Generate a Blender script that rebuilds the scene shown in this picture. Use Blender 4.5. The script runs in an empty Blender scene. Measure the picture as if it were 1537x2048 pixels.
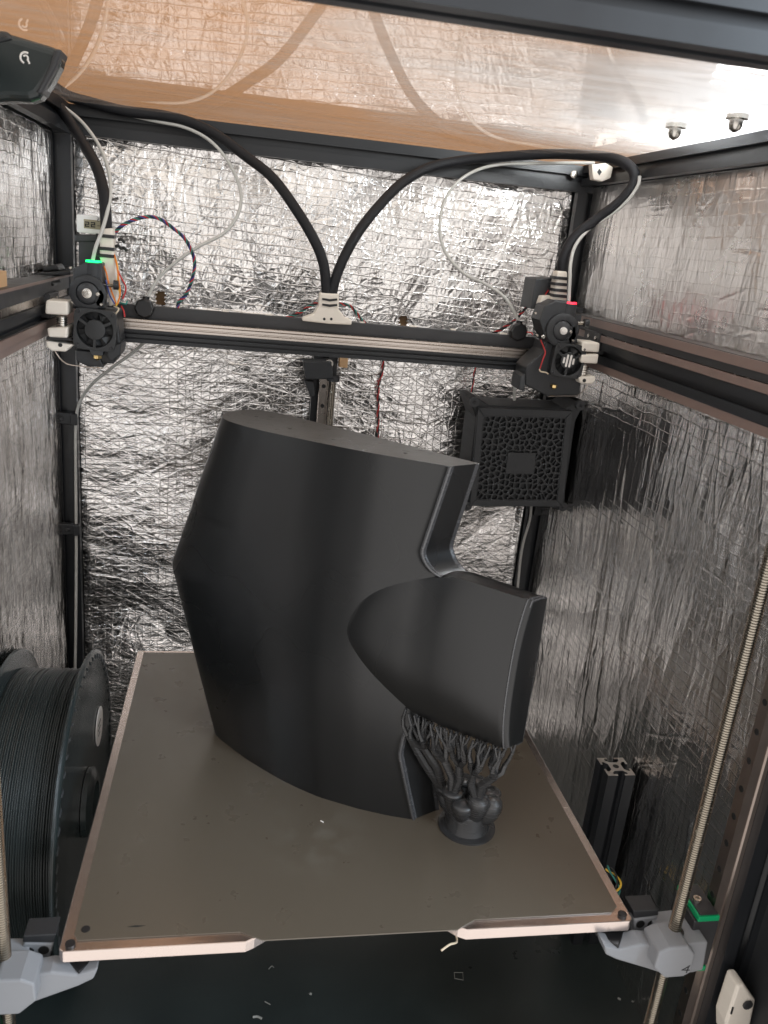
import bpy, bmesh, math, random
import numpy as np
from mathutils import Vector, Matrix
random.seed(7)
SC = bpy.context.scene
COL = SC.collection
MM = 0.001

# ------------------------------------------------------------------ camera
CAM_R = (0.32373, -0.17080, 0.06755)
CAM_C = np.array((107.90280, -460.72727, 474.99028))
CAM_F = 1629.43192                                            # focal length in photograph pixels (1537 x 2048)

def rodrigues(r):
    r = np.array(r, float); th = np.linalg.norm(r); k = r/th
    K = np.array([[0, -k[2], k[1]], [k[2], 0, -k[0]], [-k[1], k[0], 0]])
    return np.eye(3)+math.sin(th)*K+(1-math.cos(th))*K@K
CAM_M = rodrigues(CAM_R) @ np.array([[1, 0, 0], [0, 0, -1], [0, 1, 0]], float)

def at(px, py, x=None, y=None, z=None):
    """the point of a real plane x=, y= or z= (mm) that the photograph shows at a pixel"""
    d = CAM_M.T @ np.array([(px-768.5)/CAM_F, (py-1024)/CAM_F, 1.0])
    i, v = (0, x) if x is not None else (1, y) if y is not None else (2, z)
    return CAM_C + d*(v-CAM_C[i])/d[i]

cam = bpy.data.cameras.new("camera"); camo = bpy.data.objects.new("camera", cam); COL.objects.link(camo)
cm = Matrix([list(CAM_M[0]), list(-CAM_M[1]), list(-CAM_M[2])]).transposed().to_4x4()
cm.translation = Vector(CAM_C*MM); camo.matrix_world = cm
cam.sensor_width = 36; cam.sensor_fit = 'AUTO'; cam.lens = CAM_F*36/2048
cam.clip_start = 0.01; cam.clip_end = 50
cam.dof.use_dof = True; cam.dof.focus_distance = 0.86; cam.dof.aperture_fstop = 16
SC.camera = camo

# ------------------------------------------------------------------ light and exposure
W = bpy.data.worlds.new("World"); SC.world = W; W.use_nodes = True
bg = W.node_tree.nodes["Background"]
bg.inputs[0].default_value = (1.0, 0.96, 0.93, 1); bg.inputs[1].default_value = 1.0
LAMP_STRENGTH = 110
wl = bpy.data.lights.new("window_light", 'AREA'); wl.shape = 'RECTANGLE'; wl.size = 0.5; wl.size_y = 0.8; wl.energy = 19; wl.color = (0.70, 0.85, 1.0)
wo = bpy.data.objects.new("window_light", wl); COL.objects.link(wo); wo.location = (1.20, -0.75, 0.85)
wo.rotation_euler = (Vector((0.25, 0.15, 0.1))-wo.location).to_track_quat('-Z', 'Y').to_euler()
SC.view_settings.view_transform = 'Standard'; SC.view_settings.look = 'None'
SC.view_settings.exposure = 0.36; SC.view_settings.gamma = 1
SC.cycles.use_denoising = True
SC.cycles.max_bounces = 10; SC.cycles.transparent_max_bounces = 12
SC.cycles.sample_clamp_indirect = 4; SC.cycles.caustics_reflective = True
SC.cycles.blur_glossy = 0.3

# ------------------------------------------------------------------ materials
def nodes(m):
    m.use_nodes = True
    return m.node_tree.nodes, m.node_tree.links, m.node_tree.nodes["Principled BSDF"]

def mat(name, col, rough=0.5, metal=0.0, vary=0.12, nscale=60, bump=0.0, bscale=400, stretch=(1, 1, 1), spec=0.5, coat=0.0):
    m = bpy.data.materials.new(name); N, L, b = nodes(m)
    tc = N.new("ShaderNodeTexCoord"); mp = N.new("ShaderNodeMapping"); mp.inputs['Scale'].default_value = stretch
    L.new(tc.outputs['Object'], mp.inputs[0])
    no = N.new("ShaderNodeTexNoise"); no.inputs['Scale'].default_value = nscale; no.inputs['Detail'].default_value = 5
    L.new(mp.outputs[0], no.inputs['Vector'])
    mx = N.new("ShaderNodeMix"); mx.data_type = 'RGBA'
    c = np.array(col)
    mx.inputs[6].default_value = (*np.clip(c*(1-vary), 0, 1), 1); mx.inputs[7].default_value = (*np.clip(c*(1+vary), 0, 1), 1)
    L.new(no.outputs[0], mx.inputs[0]); L.new(mx.outputs[2], b.inputs['Base Color'])
    mr = N.new("ShaderNodeMapRange"); mr.inputs[3].default_value = max(0, rough-0.08); mr.inputs[4].default_value = min(1, rough+0.08)
    L.new(no.outputs[0], mr.inputs[0]); L.new(mr.outputs[0], b.inputs['Roughness'])
    b.inputs['Metallic'].default_value = metal; b.inputs['Specular IOR Level'].default_value = spec
    b.inputs['Coat Weight'].default_value = coat; b.inputs['Coat Roughness'].default_value = 0.1
    if bump:
        n2 = N.new("ShaderNodeTexNoise"); n2.inputs['Scale'].default_value = bscale; n2.inputs['Detail'].default_value = 3
        L.new(mp.outputs[0], n2.inputs['Vector'])
        bp = N.new("ShaderNodeBump"); bp.inputs['Strength'].default_value = bump; bp.inputs['Distance'].default_value = 0.0005
        L.new(n2.outputs[0], bp.inputs['Height']); L.new(bp.outputs[0], b.inputs['Normal'])
    return m

def emit(name, col, s):
    m = bpy.data.materials.new(name); N, L, b = nodes(m)
    b.inputs['Base Color'].default_value = (0.02, 0.02, 0.02, 1)
    b.inputs['Emission Color'].default_value = (*col, 1); b.inputs['Emission Strength'].default_value = s
    return m

def math_node(N, L, op, a, b=None):
    n = N.new("ShaderNodeMath"); n.operation = op
    for i, v in enumerate((a, b)):
        if v is None: continue
        if isinstance(v, (int, float)): n.inputs[i].default_value = v
        else: L.new(v, n.inputs[i])
    return n.outputs[0]

def foil_material(name, grid=(9, 9), diag=0.0, tilt=0.0, stretch=(1, 1), fine=1.0, rough=0.27, thr=0.6, tint=(0.90, 0.875, 0.855)):
    """aluminium foil over a fibre scrim: threads of the scrim and fine creases as relief; uv holds millimetres"""
    m = bpy.data.materials.new(name); N, L, b = nodes(m)
    b.inputs['Metallic'].default_value = 1.0
    uv = N.new("ShaderNodeUVMap"); uv.uv_map = "mm"
    wn = N.new("ShaderNodeTexNoise"); wn.inputs['Scale'].default_value = 0.03; L.new(uv.outputs[0], wn.inputs['Vector'])
    wv = N.new("ShaderNodeVectorMath"); wv.operation = 'SCALE'; wv.inputs['Scale'].default_value = 7.0
    L.new(wn.outputs['Color'], wv.inputs[0])
    ad = N.new("ShaderNodeVectorMath"); ad.operation = 'ADD'; L.new(uv.outputs[0], ad.inputs[0]); L.new(wv.outputs[0], ad.inputs[1])
    sp = N.new("ShaderNodeSeparateXYZ"); L.new(ad.outputs[0], sp.inputs[0])
    u, v = sp.outputs[0], sp.outputs[1]
    def thread(coord, spacing, wdt):
        f = math_node(N, L, 'PINGPONG', coord, spacing/2)                     # 0 on a thread
        d = math_node(N, L, 'DIVIDE', f, wdt)
        e = math_node(N, L, 'MULTIPLY', d, d)
        return math_node(N, L, 'POWER', 2.718, math_node(N, L, 'MULTIPLY', e, -1.0))
    vt = math_node(N, L, 'ADD', v, math_node(N, L, 'MULTIPLY', u, tilt))
    lines = thread(vt, grid[1], 0.55)
    lines = math_node(N, L, 'MAXIMUM', lines, math_node(N, L, 'MULTIPLY', thread(u, grid[0], 0.5), 0.6))
    if diag:
        for s in (0.6, -0.6):
            dd = math_node(N, L, 'ADD', v, math_node(N, L, 'MULTIPLY', u, s))
            lines = math_node(N, L, 'MAXIMUM', lines, math_node(N, L, 'MULTIPLY', thread(dd, diag, 0.55), 0.8))
    mp = N.new("ShaderNodeMapping"); mp.inputs['Scale'].default_value = (stretch[0], stretch[1], 1); L.new(ad.outputs[0], mp.inputs[0])
    hs = []
    for sc, w, k, tl in ((0.055, 0.7, 16.0, 0.26), (0.12, 0.28, 14.0, 0.20)):
        vo = N.new("ShaderNodeTexVoronoi"); vo.feature = 'DISTANCE_TO_EDGE'; vo.inputs['Scale'].default_value = sc*fine
        L.new(mp.outputs[0], vo.inputs['Vector'])
        hs.append(math_node(N, L, 'MULTIPLY', math_node(N, L, 'POWER', 2.718, math_node(N, L, 'MULTIPLY', vo.outputs['Distance'], -k)), w))
        v2 = N.new("ShaderNodeTexVoronoi"); v2.feature = 'F1'; v2.inputs['Scale'].default_value = sc*fine
        L.new(mp.outputs[0], v2.inputs['Vector'])
        dv = N.new("ShaderNodeVectorMath"); dv.operation = 'SUBTRACT'; L.new(mp.outputs[0], dv.inputs[0]); L.new(v2.outputs['Position'], dv.inputs[1])
        cv = N.new("ShaderNodeVectorMath"); cv.operation = 'SUBTRACT'; L.new(v2.outputs['Color'], cv.inputs[0]); cv.inputs[1].default_value = (0.5, 0.5, 0.5)
        dt = N.new("ShaderNodeVectorMath"); dt.operation = 'DOT_PRODUCT'; L.new(dv.outputs[0], dt.inputs[0]); L.new(cv.outputs[0], dt.inputs[1])
        hs.append(math_node(N, L, 'MULTIPLY', dt.outputs['Value'], tl))           # every facet of the crumpled foil leans its own way
    no = N.new("ShaderNodeTexNoise"); no.inputs['Scale'].default_value = 0.16*fine; no.inputs['Detail'].default_value = 2
    L.new(mp.outputs[0], no.inputs['Vector'])
    h = hs[0]
    for q in hs[1:]: h = math_node(N, L, 'ADD', h, q)
    h = math_node(N, L, 'ADD', h, math_node(N, L, 'MULTIPLY', no.outputs[0], 0.8))
    h = math_node(N, L, 'ADD', h, math_node(N, L, 'MULTIPLY', lines, thr))
    bp = N.new("ShaderNodeBump"); bp.inputs['Strength'].default_value = 0.42; bp.inputs['Distance'].default_value = 0.0009
    L.new(h, bp.inputs['Height']); L.new(bp.outputs[0], b.inputs['Normal'])
    n3 = N.new("ShaderNodeTexNoise"); n3.inputs['Scale'].default_value = 0.02; n3.inputs['Detail'].default_value = 4; L.new(uv.outputs[0], n3.inputs['Vector'])
    mr = N.new("ShaderNodeMapRange"); mr.inputs[3].default_value = rough-0.06; mr.inputs[4].default_value = rough+0.07
    L.new(n3.outputs[0], mr.inputs[0]); L.new(mr.outputs[0], b.inputs['Roughness'])
    mx = N.new("ShaderNodeMix"); mx.data_type = 'RGBA'; mx.inputs[6].default_value = (*tint, 1)
    mx.inputs[7].default_value = (tint[0]*0.55, tint[1]*0.53, tint[2]*0.5, 1)
    L.new(math_node(N, L, 'MULTIPLY', lines, thr*0.9), mx.inputs[0]); L.new(mx.outputs[2], b.inputs['Base Color'])
    return m

M = {}
M['extrusion'] = mat("black_anodised", (0.012, 0.0135, 0.016), 0.38, 0.0, 0.2, 30, 0.03, 900, spec=0.5)
M['cut_alu'] = mat("cut_aluminium", (0.62, 0.58, 0.54), 0.35, 1.0, 0.1, 300)
M['plate'] = mat("milled_aluminium", (0.72, 0.62, 0.57), 0.24, 1.0, 0.08, 20, 0.05, 120, stretch=(1, 14, 1))
M['steel'] = mat("ground_steel", (0.52, 0.465, 0.42), 0.27, 1.0, 0.06, 40, 0.03, 500)
M['rail_dark'] = mat('rail_steel', (0.42, 0.35, 0.31), 0.34, 1.0, 0.08, 40)  # brown reflection on the steel is worked into its colour
M['bolt'] = mat("zinc_bolt", (0.66, 0.63, 0.58), 0.25, 1.0, 0.15, 300)
M['brass'] = mat("brass", (0.75, 0.55, 0.25), 0.3, 1.0)
M['screw'] = mat("screw_steel", (0.42, 0.385, 0.33), 0.25, 1.0, 0.08, 200)
M['black_plastic'] = mat("black_printed_plastic", (0.018, 0.019, 0.021), 0.5, 0, 0.25, 80, 0.12, 900, stretch=(0.15, 0.15, 3))
M['grey_box'] = mat("dark_grey_plastic", (0.032, 0.034, 0.037), 0.5, 0, 0.1, 60, 0.05, 700)
M['fan'] = mat("fan_plastic", (0.020, 0.021, 0.022), 0.45, 0, 0.1, 60, 0.04, 700)
M['white_plastic'] = mat("cream_printed_plastic", (0.80, 0.73, 0.64), 0.48, 0, 0.06, 80, 0.12, 900, stretch=(0.15, 0.15, 3))
M['white_case'] = mat("white_case", (0.82, 0.80, 0.79), 0.4, 0, 0.03)
M['lcd'] = mat("lcd_glass", (0.33, 0.29, 0.19), 0.25, 0, 0.05)
M['ink'] = mat("black_ink", (0.012, 0.012, 0.012), 0.5)
M['ptfe'] = mat("ptfe_tube", (0.50, 0.49, 0.46), 0.3, 0, 0.05, 60)
M['sleeve'] = mat("braided_sleeve", (0.009, 0.009, 0.011), 0.55, 0, 0.35, 700, 0.7, 1600, spec=0.3)
M['tie'] = mat("cable_tie", (0.012, 0.012, 0.013), 0.4)
M['arm_grey'] = mat("grey_printed_plastic", (0.22, 0.225, 0.237), 0.5, 0, 0.06, 60, 0.14, 900, stretch=(0.15, 0.15, 3))
M['green'] = mat("green_end_cap", (0.0, 0.30, 0.11), 0.4)
M['floor'] = mat("black_floor", (0.021, 0.027, 0.026), 0.30, 0, 0.5, 14, 0.02, 200)  # greenish veil over the floor is mixed into this base colour
M['room'] = mat("room_paint", (0.56, 0.29, 0.13), 0.8, 0, 0.05, 3)
M['spool'] = mat("spool_plastic", (0.020, 0.026, 0.026), 0.22, 0, 0.1, 30, 0.0)
M['filament'] = mat("dark_filament", (0.015, 0.019, 0.0185), 0.32, 0, 0.2, 30)
M['scrap'] = mat('dusty_plastic', (0.24, 0.24, 0.22), 0.6)
M['label'] = mat("paper_label", (0.78, 0.74, 0.70), 0.6)
M['belt'] = mat("rubber_belt", (0.19, 0.13, 0.11), 0.42, 0, 0.15, 90, spec=0.7)  # brown glare on black belts, painted as their base colour
M['wood'] = mat("plywood", (0.55, 0.34, 0.18), 0.6, 0, 0.15, 60, stretch=(1, 8, 1))
M['dark_trim'] = mat("dark_trim", (0.03, 0.03, 0.032), 0.45)
for nm, c in (('red', (0.45, 0.02, 0.02)), ('orange', (0.75, 0.20, 0.02)), ('yellow', (0.75, 0.48, 0.05)), ('blue', (0.03, 0.05, 0.22)), ('teal', (0.02, 0.20, 0.17)), ('blackw', (0.014, 0.014, 0.016)), ('pale', (0.6, 0.5, 0.36))):
    M[nm] = mat("wire_"+nm, c, 0.4, 0, 0.05)
M['led_green'] = emit("green_led", (0.0, 0.9, 0.16), 3.0)
M['led_red'] = emit("red_led", (1.0, 0.01, 0.03), 4)
M['lamp'] = emit("lamp_glow", (0.86, 0.93, 1.0), LAMP_STRENGTH)

def print_material():
    m = bpy.data.materials.new("black_layered_print"); N, L, b = nodes(m)
    tc = N.new("ShaderNodeTexCoord"); mp = N.new("ShaderNodeMapping"); mp.inputs['Scale'].default_value = (3, 3, 420)
    L.new(tc.outputs['Object'], mp.inputs[0])
    no = N.new("ShaderNodeTexNoise"); no.inputs['Scale'].default_value = 4.0; no.inputs['Detail'].default_value = 4; L.new(mp.outputs[0], no.inputs['Vector'])
    wv = N.new("ShaderNodeTexWave"); wv.wave_type = 'BANDS'; wv.bands_direction = 'Z'; wv.inputs['Scale'].default_value = 330; L.new(tc.outputs['Object'], wv.inputs['Vector'])
    h = math_node(N, L, 'ADD', math_node(N, L, 'MULTIPLY', no.outputs[0], 0.8), math_node(N, L, 'MULTIPLY', wv.outputs[0], 0.25))
    bp = N.new("ShaderNodeBump"); bp.inputs['Strength'].default_value = 0.3; bp.inputs['Distance'].default_value = 0.00012
    L.new(h, bp.inputs['Height']); L.new(bp.outputs[0], b.inputs['Normal'])
    n2 = N.new("ShaderNodeTexNoise"); n2.inputs['Scale'].default_value = 9; L.new(tc.outputs['Object'], n2.inputs['Vector'])
    mr = N.new("ShaderNodeMapRange"); mr.inputs[3].default_value = 0.23; mr.inputs[4].default_value = 0.33; L.new(n2.outputs[0], mr.inputs[0]); L.new(mr.outputs[0], b.inputs['Roughness'])
    b.inputs['Base Color'].default_value = (0.009, 0.0092, 0.0095, 1); b.inputs['Specular IOR Level'].default_value = 0.58
    return m
M['print'] = print_material()
M['print_edge'] = mat('print_edge_highlight', (0.05, 0.05, 0.053), 0.26, 0, 0.1, 200, 0.3, 1500, spec=1.0)  # paler than the print: rim highlight put into the base colour
M['support'] = mat('support_print', (0.03, 0.03, 0.031), 0.26, 0, 0.1, 200, 0.5, 900, stretch=(0.2, 0.2, 4), spec=0.7)
M['print_top'] = mat('print_top_sheen', (0.02, 0.0195, 0.019), 0.3, 0, 0.1, 60, 0.06, 900, stretch=(1, 8, 1), spec=0.7)  # paler, smoother copy of the print; its colour carries the top face's reflection

def sheet_material():
    m = bpy.data.materials.new("textured_sheet"); N, L, b = nodes(m)
    tc = N.new("ShaderNodeTexCoord")
    n1 = N.new("ShaderNodeTexNoise"); n1.inputs['Scale'].default_value = 2500; n1.inputs['Detail'].default_value = 2; L.new(tc.outputs['Object'], n1.inputs['Vector'])
    bp = N.new("ShaderNodeBump"); bp.inputs['Strength'].default_value = 0.03; bp.inputs['Distance'].default_value = 0.0001; L.new(n1.outputs[0], bp.inputs['Height']); L.new(bp.outputs[0], b.inputs['Normal'])
    n2 = N.new("ShaderNodeTexNoise"); n2.inputs['Scale'].default_value = 40; n2.inputs['Detail'].default_value = 6; L.new(tc.outputs['Object'], n2.inputs['Vector'])
    # smudge of old glue in front of the print: has its own outline on the sheet
    vm = N.new("ShaderNodeVectorMath"); vm.operation = 'SUBTRACT'; vm.inputs[1].default_value = (-0.025, -0.112, 0.0148); L.new(tc.outputs['Object'], vm.inputs[0])
    ln = N.new("ShaderNodeVectorMath"); ln.operation = 'LENGTH'; L.new(vm.outputs[0], ln.inputs[0])
    mr = N.new("ShaderNodeMapRange"); mr.inputs[1].default_value = 0.055; mr.inputs[2].default_value = 0.012; mr.inputs[3].default_value = 0; mr.inputs[4].default_value = 1; L.new(ln.outputs[1], mr.inputs[0])
    cr = N.new("ShaderNodeMapRange"); cr.inputs[1].default_value = 0.46; cr.inputs[2].default_value = 0.66; L.new(n2.outputs[0], cr.inputs[0])
    sm = math_node(N, L, 'MULTIPLY', mr.outputs[0], cr.outputs[0])
    mx = N.new("ShaderNodeMix"); mx.data_type = 'RGBA'; mx.inputs[6].default_value = (0.094, 0.077, 0.057, 1); mx.inputs[7].default_value = (0.125, 0.110, 0.088, 1)
    L.new(math_node(N, L, 'MULTIPLY', sm, 0.8), mx.inputs[0]); L.new(mx.outputs[2], b.inputs['Base Color'])
    r = N.new("ShaderNodeMapRange"); r.inputs[3].default_value = 0.26; r.inputs[4].default_value = 0.30; L.new(n2.outputs[0], r.inputs[0]); L.new(r.outputs[0], b.inputs['Roughness'])
    b.inputs['Metallic'].default_value = 0.0; b.inputs['Specular IOR Level'].default_value = 0.8
    return m
M['sheet'] = sheet_material()

def lid_material():
    """thin clear acrylic: Fresnel mirror over see-through, with scattering smears and haze added round the lamp for its glow"""
    m = bpy.data.materials.new("clear_acrylic"); m.use_nodes = True; N, L = m.node_tree.nodes, m.node_tree.links
    for n in list(N): N.remove(n)
    out = N.new("ShaderNodeOutputMaterial"); tc = N.new("ShaderNodeTexCoord")
    tr = N.new("ShaderNodeBsdfTransparent"); tr.inputs[0].default_value = (0.95, 0.93, 0.90, 1)
    gl = N.new("ShaderNodeBsdfGlossy"); gl.inputs['Roughness'].default_value = 0.012
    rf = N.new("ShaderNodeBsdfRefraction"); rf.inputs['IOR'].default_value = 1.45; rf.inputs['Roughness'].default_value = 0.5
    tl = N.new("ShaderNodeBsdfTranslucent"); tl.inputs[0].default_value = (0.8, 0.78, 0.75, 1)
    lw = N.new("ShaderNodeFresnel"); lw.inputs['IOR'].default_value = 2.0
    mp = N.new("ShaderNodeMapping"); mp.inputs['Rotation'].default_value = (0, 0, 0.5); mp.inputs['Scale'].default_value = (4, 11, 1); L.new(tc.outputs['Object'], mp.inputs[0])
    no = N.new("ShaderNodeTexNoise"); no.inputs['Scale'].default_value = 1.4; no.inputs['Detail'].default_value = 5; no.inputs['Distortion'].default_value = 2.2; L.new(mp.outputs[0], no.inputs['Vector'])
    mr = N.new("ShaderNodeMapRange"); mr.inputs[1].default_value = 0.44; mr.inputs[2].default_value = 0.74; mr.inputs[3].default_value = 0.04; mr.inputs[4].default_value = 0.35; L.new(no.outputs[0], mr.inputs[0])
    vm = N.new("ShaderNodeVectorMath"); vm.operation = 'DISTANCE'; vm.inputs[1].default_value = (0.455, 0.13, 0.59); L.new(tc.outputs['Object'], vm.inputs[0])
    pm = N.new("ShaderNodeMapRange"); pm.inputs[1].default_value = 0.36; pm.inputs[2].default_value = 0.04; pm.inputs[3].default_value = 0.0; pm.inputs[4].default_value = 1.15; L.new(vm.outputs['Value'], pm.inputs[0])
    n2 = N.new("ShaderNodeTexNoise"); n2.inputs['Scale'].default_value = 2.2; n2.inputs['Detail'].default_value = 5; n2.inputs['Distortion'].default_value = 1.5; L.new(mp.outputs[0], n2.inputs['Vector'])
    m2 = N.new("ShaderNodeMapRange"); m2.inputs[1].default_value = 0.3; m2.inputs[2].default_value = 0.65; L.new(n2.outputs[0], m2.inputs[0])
    glow_haze = math_node(N, L, 'MULTIPLY', pm.outputs[0], math_node(N, L, 'ADD', math_node(N, L, 'MULTIPLY', m2.outputs[0], 0.6), 0.45))   # extra haze put into the lid round the lamp to spread its glow
    smear = math_node(N, L, 'MINIMUM', math_node(N, L, 'ADD', mr.outputs[0], glow_haze), 0.985)
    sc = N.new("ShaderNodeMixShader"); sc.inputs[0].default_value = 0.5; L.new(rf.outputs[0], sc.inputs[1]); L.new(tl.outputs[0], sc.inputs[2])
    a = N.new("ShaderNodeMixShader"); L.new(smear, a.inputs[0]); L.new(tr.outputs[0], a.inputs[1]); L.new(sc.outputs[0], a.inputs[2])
    f = N.new("ShaderNodeMixShader"); ge = N.new("ShaderNodeNewGeometry"); L.new(math_node(N, L, 'MULTIPLY', lw.outputs[0], math_node(N, L, 'SUBTRACT', 1.0, ge.outputs['Backfacing'])), f.inputs[0]); L.new(a.outputs[0], f.inputs[1]); L.new(gl.outputs[0], f.inputs[2])
    L.new(f.outputs[0], out.inputs[0])
    return m
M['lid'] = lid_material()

# ------------------------------------------------------------------ mesh helpers (all sizes in millimetres)
ROOT = {}
def thing(name, label, cat, loc, group=None):
    o = bpy.data.objects.new(name, None); COL.objects.link(o); o.empty_display_size = 0.01
    o.location = Vector(loc)*MM; o['label'] = label; o['category'] = cat
    if group: o['group'] = group
    ROOT[o.name] = np.array(loc, float)
    return o

def tag(o, label, cat, group=None, kind=None):
    if kind: o['kind'] = kind
    if label: o['label'] = label
    if cat: o['category'] = cat
    if group: o['group'] = group
    return o

class MB:
    def __init__(s): s.v = []; s.f = []; s.M = None
    def add(s, vs, fs):
        b = len(s.v)
        if s.M is not None: vs = [tuple(s.M @ Vector(p)) for p in vs]
        s.v += [tuple(map(float, p)) for p in vs]; s.f += [tuple(b+i for i in f) for f in fs]
        return s
    def box(s, x0, x1, y0, y1, z0, z1):
        return s.add([(x, y, z) for z in (z0, z1) for y in (y0, y1) for x in (x0, x1)],
                     [(0, 2, 3, 1), (4, 5, 7, 6), (0, 1, 5, 4), (2, 6, 7, 3), (0, 4, 6, 2), (1, 3, 7, 5)])
    def prism(s, poly, axis, a, b):
        """polygon extruded along an axis: x -> poly is (y,z); y -> (x,z); z -> (x,y)"""
        n = len(poly)
        mk = {'x': lambda p, t: (t, p[0], p[1]), 'y': lambda p, t: (p[0], t, p[1]), 'z': lambda p, t: (p[0], p[1], t)}[axis]
        vs = [mk(p, a) for p in poly]+[mk(p, b) for p in poly]
        return s.add(vs, [tuple(range(n))[::-1], tuple(range(n, 2*n))]+[(i, (i+1) % n, n+(i+1) % n, n+i) for i in range(n)])
    def ring(s, p, d, r, n):
        d = Vector(d).normalized(); a = d.orthogonal().normalized(); b = d.cross(a)
        return [tuple(Vector(p)+r*(math.cos(t)*a+math.sin(t)*b)) for t in (2*math.pi*i/n for i in range(n))]
    def cyl(s, p0, p1, r, r2=None, n=20):
        r2 = r if r2 is None else r2; d = np.array(p1, float)-np.array(p0, float)
        vs = s.ring(p0, d, r, n)+s.ring(p1, d, r2, n)
        return s.add(vs, [tuple(range(n))[::-1], tuple(range(n, 2*n))]+[(i, (i+1) % n, n+(i+1) % n, n+i) for i in range(n)])
    def lathe(s, prof, p, d, n=32, closed=False):
        """prof: list of (distance along d, radius)"""
        d = Vector(d).normalized(); a = d.orthogonal().normalized(); b = d.cross(a); vs = []; fs = []
        for h, r in prof:
            for i in range(n):
                t = 2*math.pi*i/n; vs.append(tuple(Vector(p)+d*h+r*(math.cos(t)*a+math.sin(t)*b)))
        k = len(prof)
        for j in range(k if closed else k-1):
            for i in range(n):
                j2 = (j+1) % k
                fs.append((j*n+i, j*n+(i+1) % n, j2*n+(i+1) % n, j2*n+i))
        if not closed:
            fs += [tuple(range(n))[::-1], tuple((k-1)*n+i for i in range(n))]
        return s.add(vs, fs)
    def sphere(s, p, r, n=16, m=10):
        return s.lathe([(-r*math.cos(math.pi*j/m), max(r*math.sin(math.pi*j/m), 0.01)) for j in range(m+1)], p, (0, 0, 1), n)
    def tube(s, pts, r, n=10, cap=True, smooth=6):
        pts = [Vector(p) for p in pts]
        if smooth and len(pts) > 2: pts = catmull(pts, smooth)
        rr = r if callable(r) else (lambda t: r)
        d = (pts[1]-pts[0]).normalized(); a = d.orthogonal().normalized(); vs = []; fs = []; k = len(pts)
        for j, p in enumerate(pts):
            d2 = (pts[min(j+1, k-1)]-pts[max(j-1, 0)]).normalized()
            a = (a-d2*a.dot(d2)).normalized(); b = d2.cross(a); q = rr(j/(k-1))
            vs += [tuple(p+q*(math.cos(t)*a+math.sin(t)*b)) for t in (2*math.pi*i/n for i in range(n))]
        for j in range(k-1):
            fs += [(j*n+i, j*n+(i+1) % n, (j+1)*n+(i+1) % n, (j+1)*n+i) for i in range(n)]
        if cap: fs += [tuple(range(n))[::-1], tuple((k-1)*n+i for i in range(n))]
        return s.add(vs, fs)
    def build(s, name, m, parent=None, bevel=0.0, smooth=False, seg=2):
        me = bpy.data.meshes.new(name)
        root = parent
        while root is not None and root.parent is not None: root = root.parent
        off = ROOT.get(root.name, np.zeros(3)) if root is not None else np.zeros(3)
        v = (np.array(s.v)-off)*MM
        me.from_pydata(v.tolist(), [], s.f); me.materials.append(m if not isinstance(m, str) else M[m])
        bm = bmesh.new(); bm.from_mesh(me); bmesh.ops.recalc_face_normals(bm, faces=bm.faces); bm.to_mesh(me); bm.free()
        o = bpy.data.objects.new(name, me); COL.objects.link(o)
        if parent is not None: o.parent = parent
        if smooth:
            me.polygons.foreach_set('use_smooth', [True]*len(me.polygons))
            try: me.set_sharp_from_angle(angle=math.radians(38))
            except Exception: pass
        if bevel:
            b = o.modifiers.new('b', 'BEVEL'); b.width = bevel*MM; b.segments = seg; b.limit_method = 'ANGLE'; b.angle_limit = math.radians(40)
        return o

def catmull(P, k):
    out = []
    Q = [P[0]*2-P[1]]+P+[P[-1]*2-P[-2]]
    for i in range(1, len(Q)-2):
        a, b, c, d = Q[i-1:i+3]
        for j in range(k):
            t = j/k
            out.append(0.5*((2*b)+(c-a)*t+(2*a-5*b+4*c-d)*t*t+(3*b-a-3*c+d)*t**3))
    out.append(P[-1]); return out

SIDE = [(-15, 15), (-4, 15), (-4, 13), (-8, 13), (-8, 10.5), (-4.5, 7), (4.5, 7), (8, 10.5), (8, 13), (4, 13), (4, 15)]
def slot_profile(w=30):
    out = []; k = w/30
    for q in range(4):
        for x, y in SIDE:
            for _ in range(q): x, y = y, -x
            out.append((x*k, y*k))
    return out
def extrusion(mb, axis, a, b, c1, c2, w=30):
    return mb.prism([(p+c1, q+c2) for p, q in slot_profile(w)], axis, a, b)
def rrect(cx, cy, hx, hy, r, k=5):
    out = []
    for qx, qy, t0 in ((1, 1, 0), (-1, 1, 90), (-1, -1, 180), (1, -1, 270)):
        for i in range(k+1):
            t = math.radians(t0+90*i/k); out.append((cx+qx*(hx-r)+r*math.cos(t), cy+qy*(hy-r)+r*math.sin(t)))
    return out
def poly_at(pixels, **pl):
    i = {'x': (1, 2), 'y': (0, 2), 'z': (0, 1)}[list(pl)[0]]
    return [(float(p[i[0]]), float(p[i[1]])) for p in (at(*q, **pl) for q in pixels)]
def path(*pp): return [tuple(at(a, b, y=c)) for a, b, c in pp]

# ------------------------------------------------------------------ setting: room behind, floor of the printer
XL, XR, YB, YF, ZB, ZT = -118, 535, 592, -110, -232, 588
tag(MB().box(-2600, 3200, 1250, 1300, -1200, 2600).build("room_wall", 'room'), None, None, kind='structure')
tag(MB().box(XL, XR, YF, YB, ZB-12, ZB).build("printer_floor", 'floor'), None, None, kind='structure')

lt = thing("lamp", "glaring white lamp shining through the clear lid at its right end", "lamp", (543, 277, 594))
MB().sphere((546, 272, 637), 44, 24, 14).build("bulb", 'lamp', lt, smooth=True)
MB().cyl((546, 272, 680), (546, 272, 715), 16, 14).build("socket", 'dark_trim', lt, smooth=True)

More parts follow.
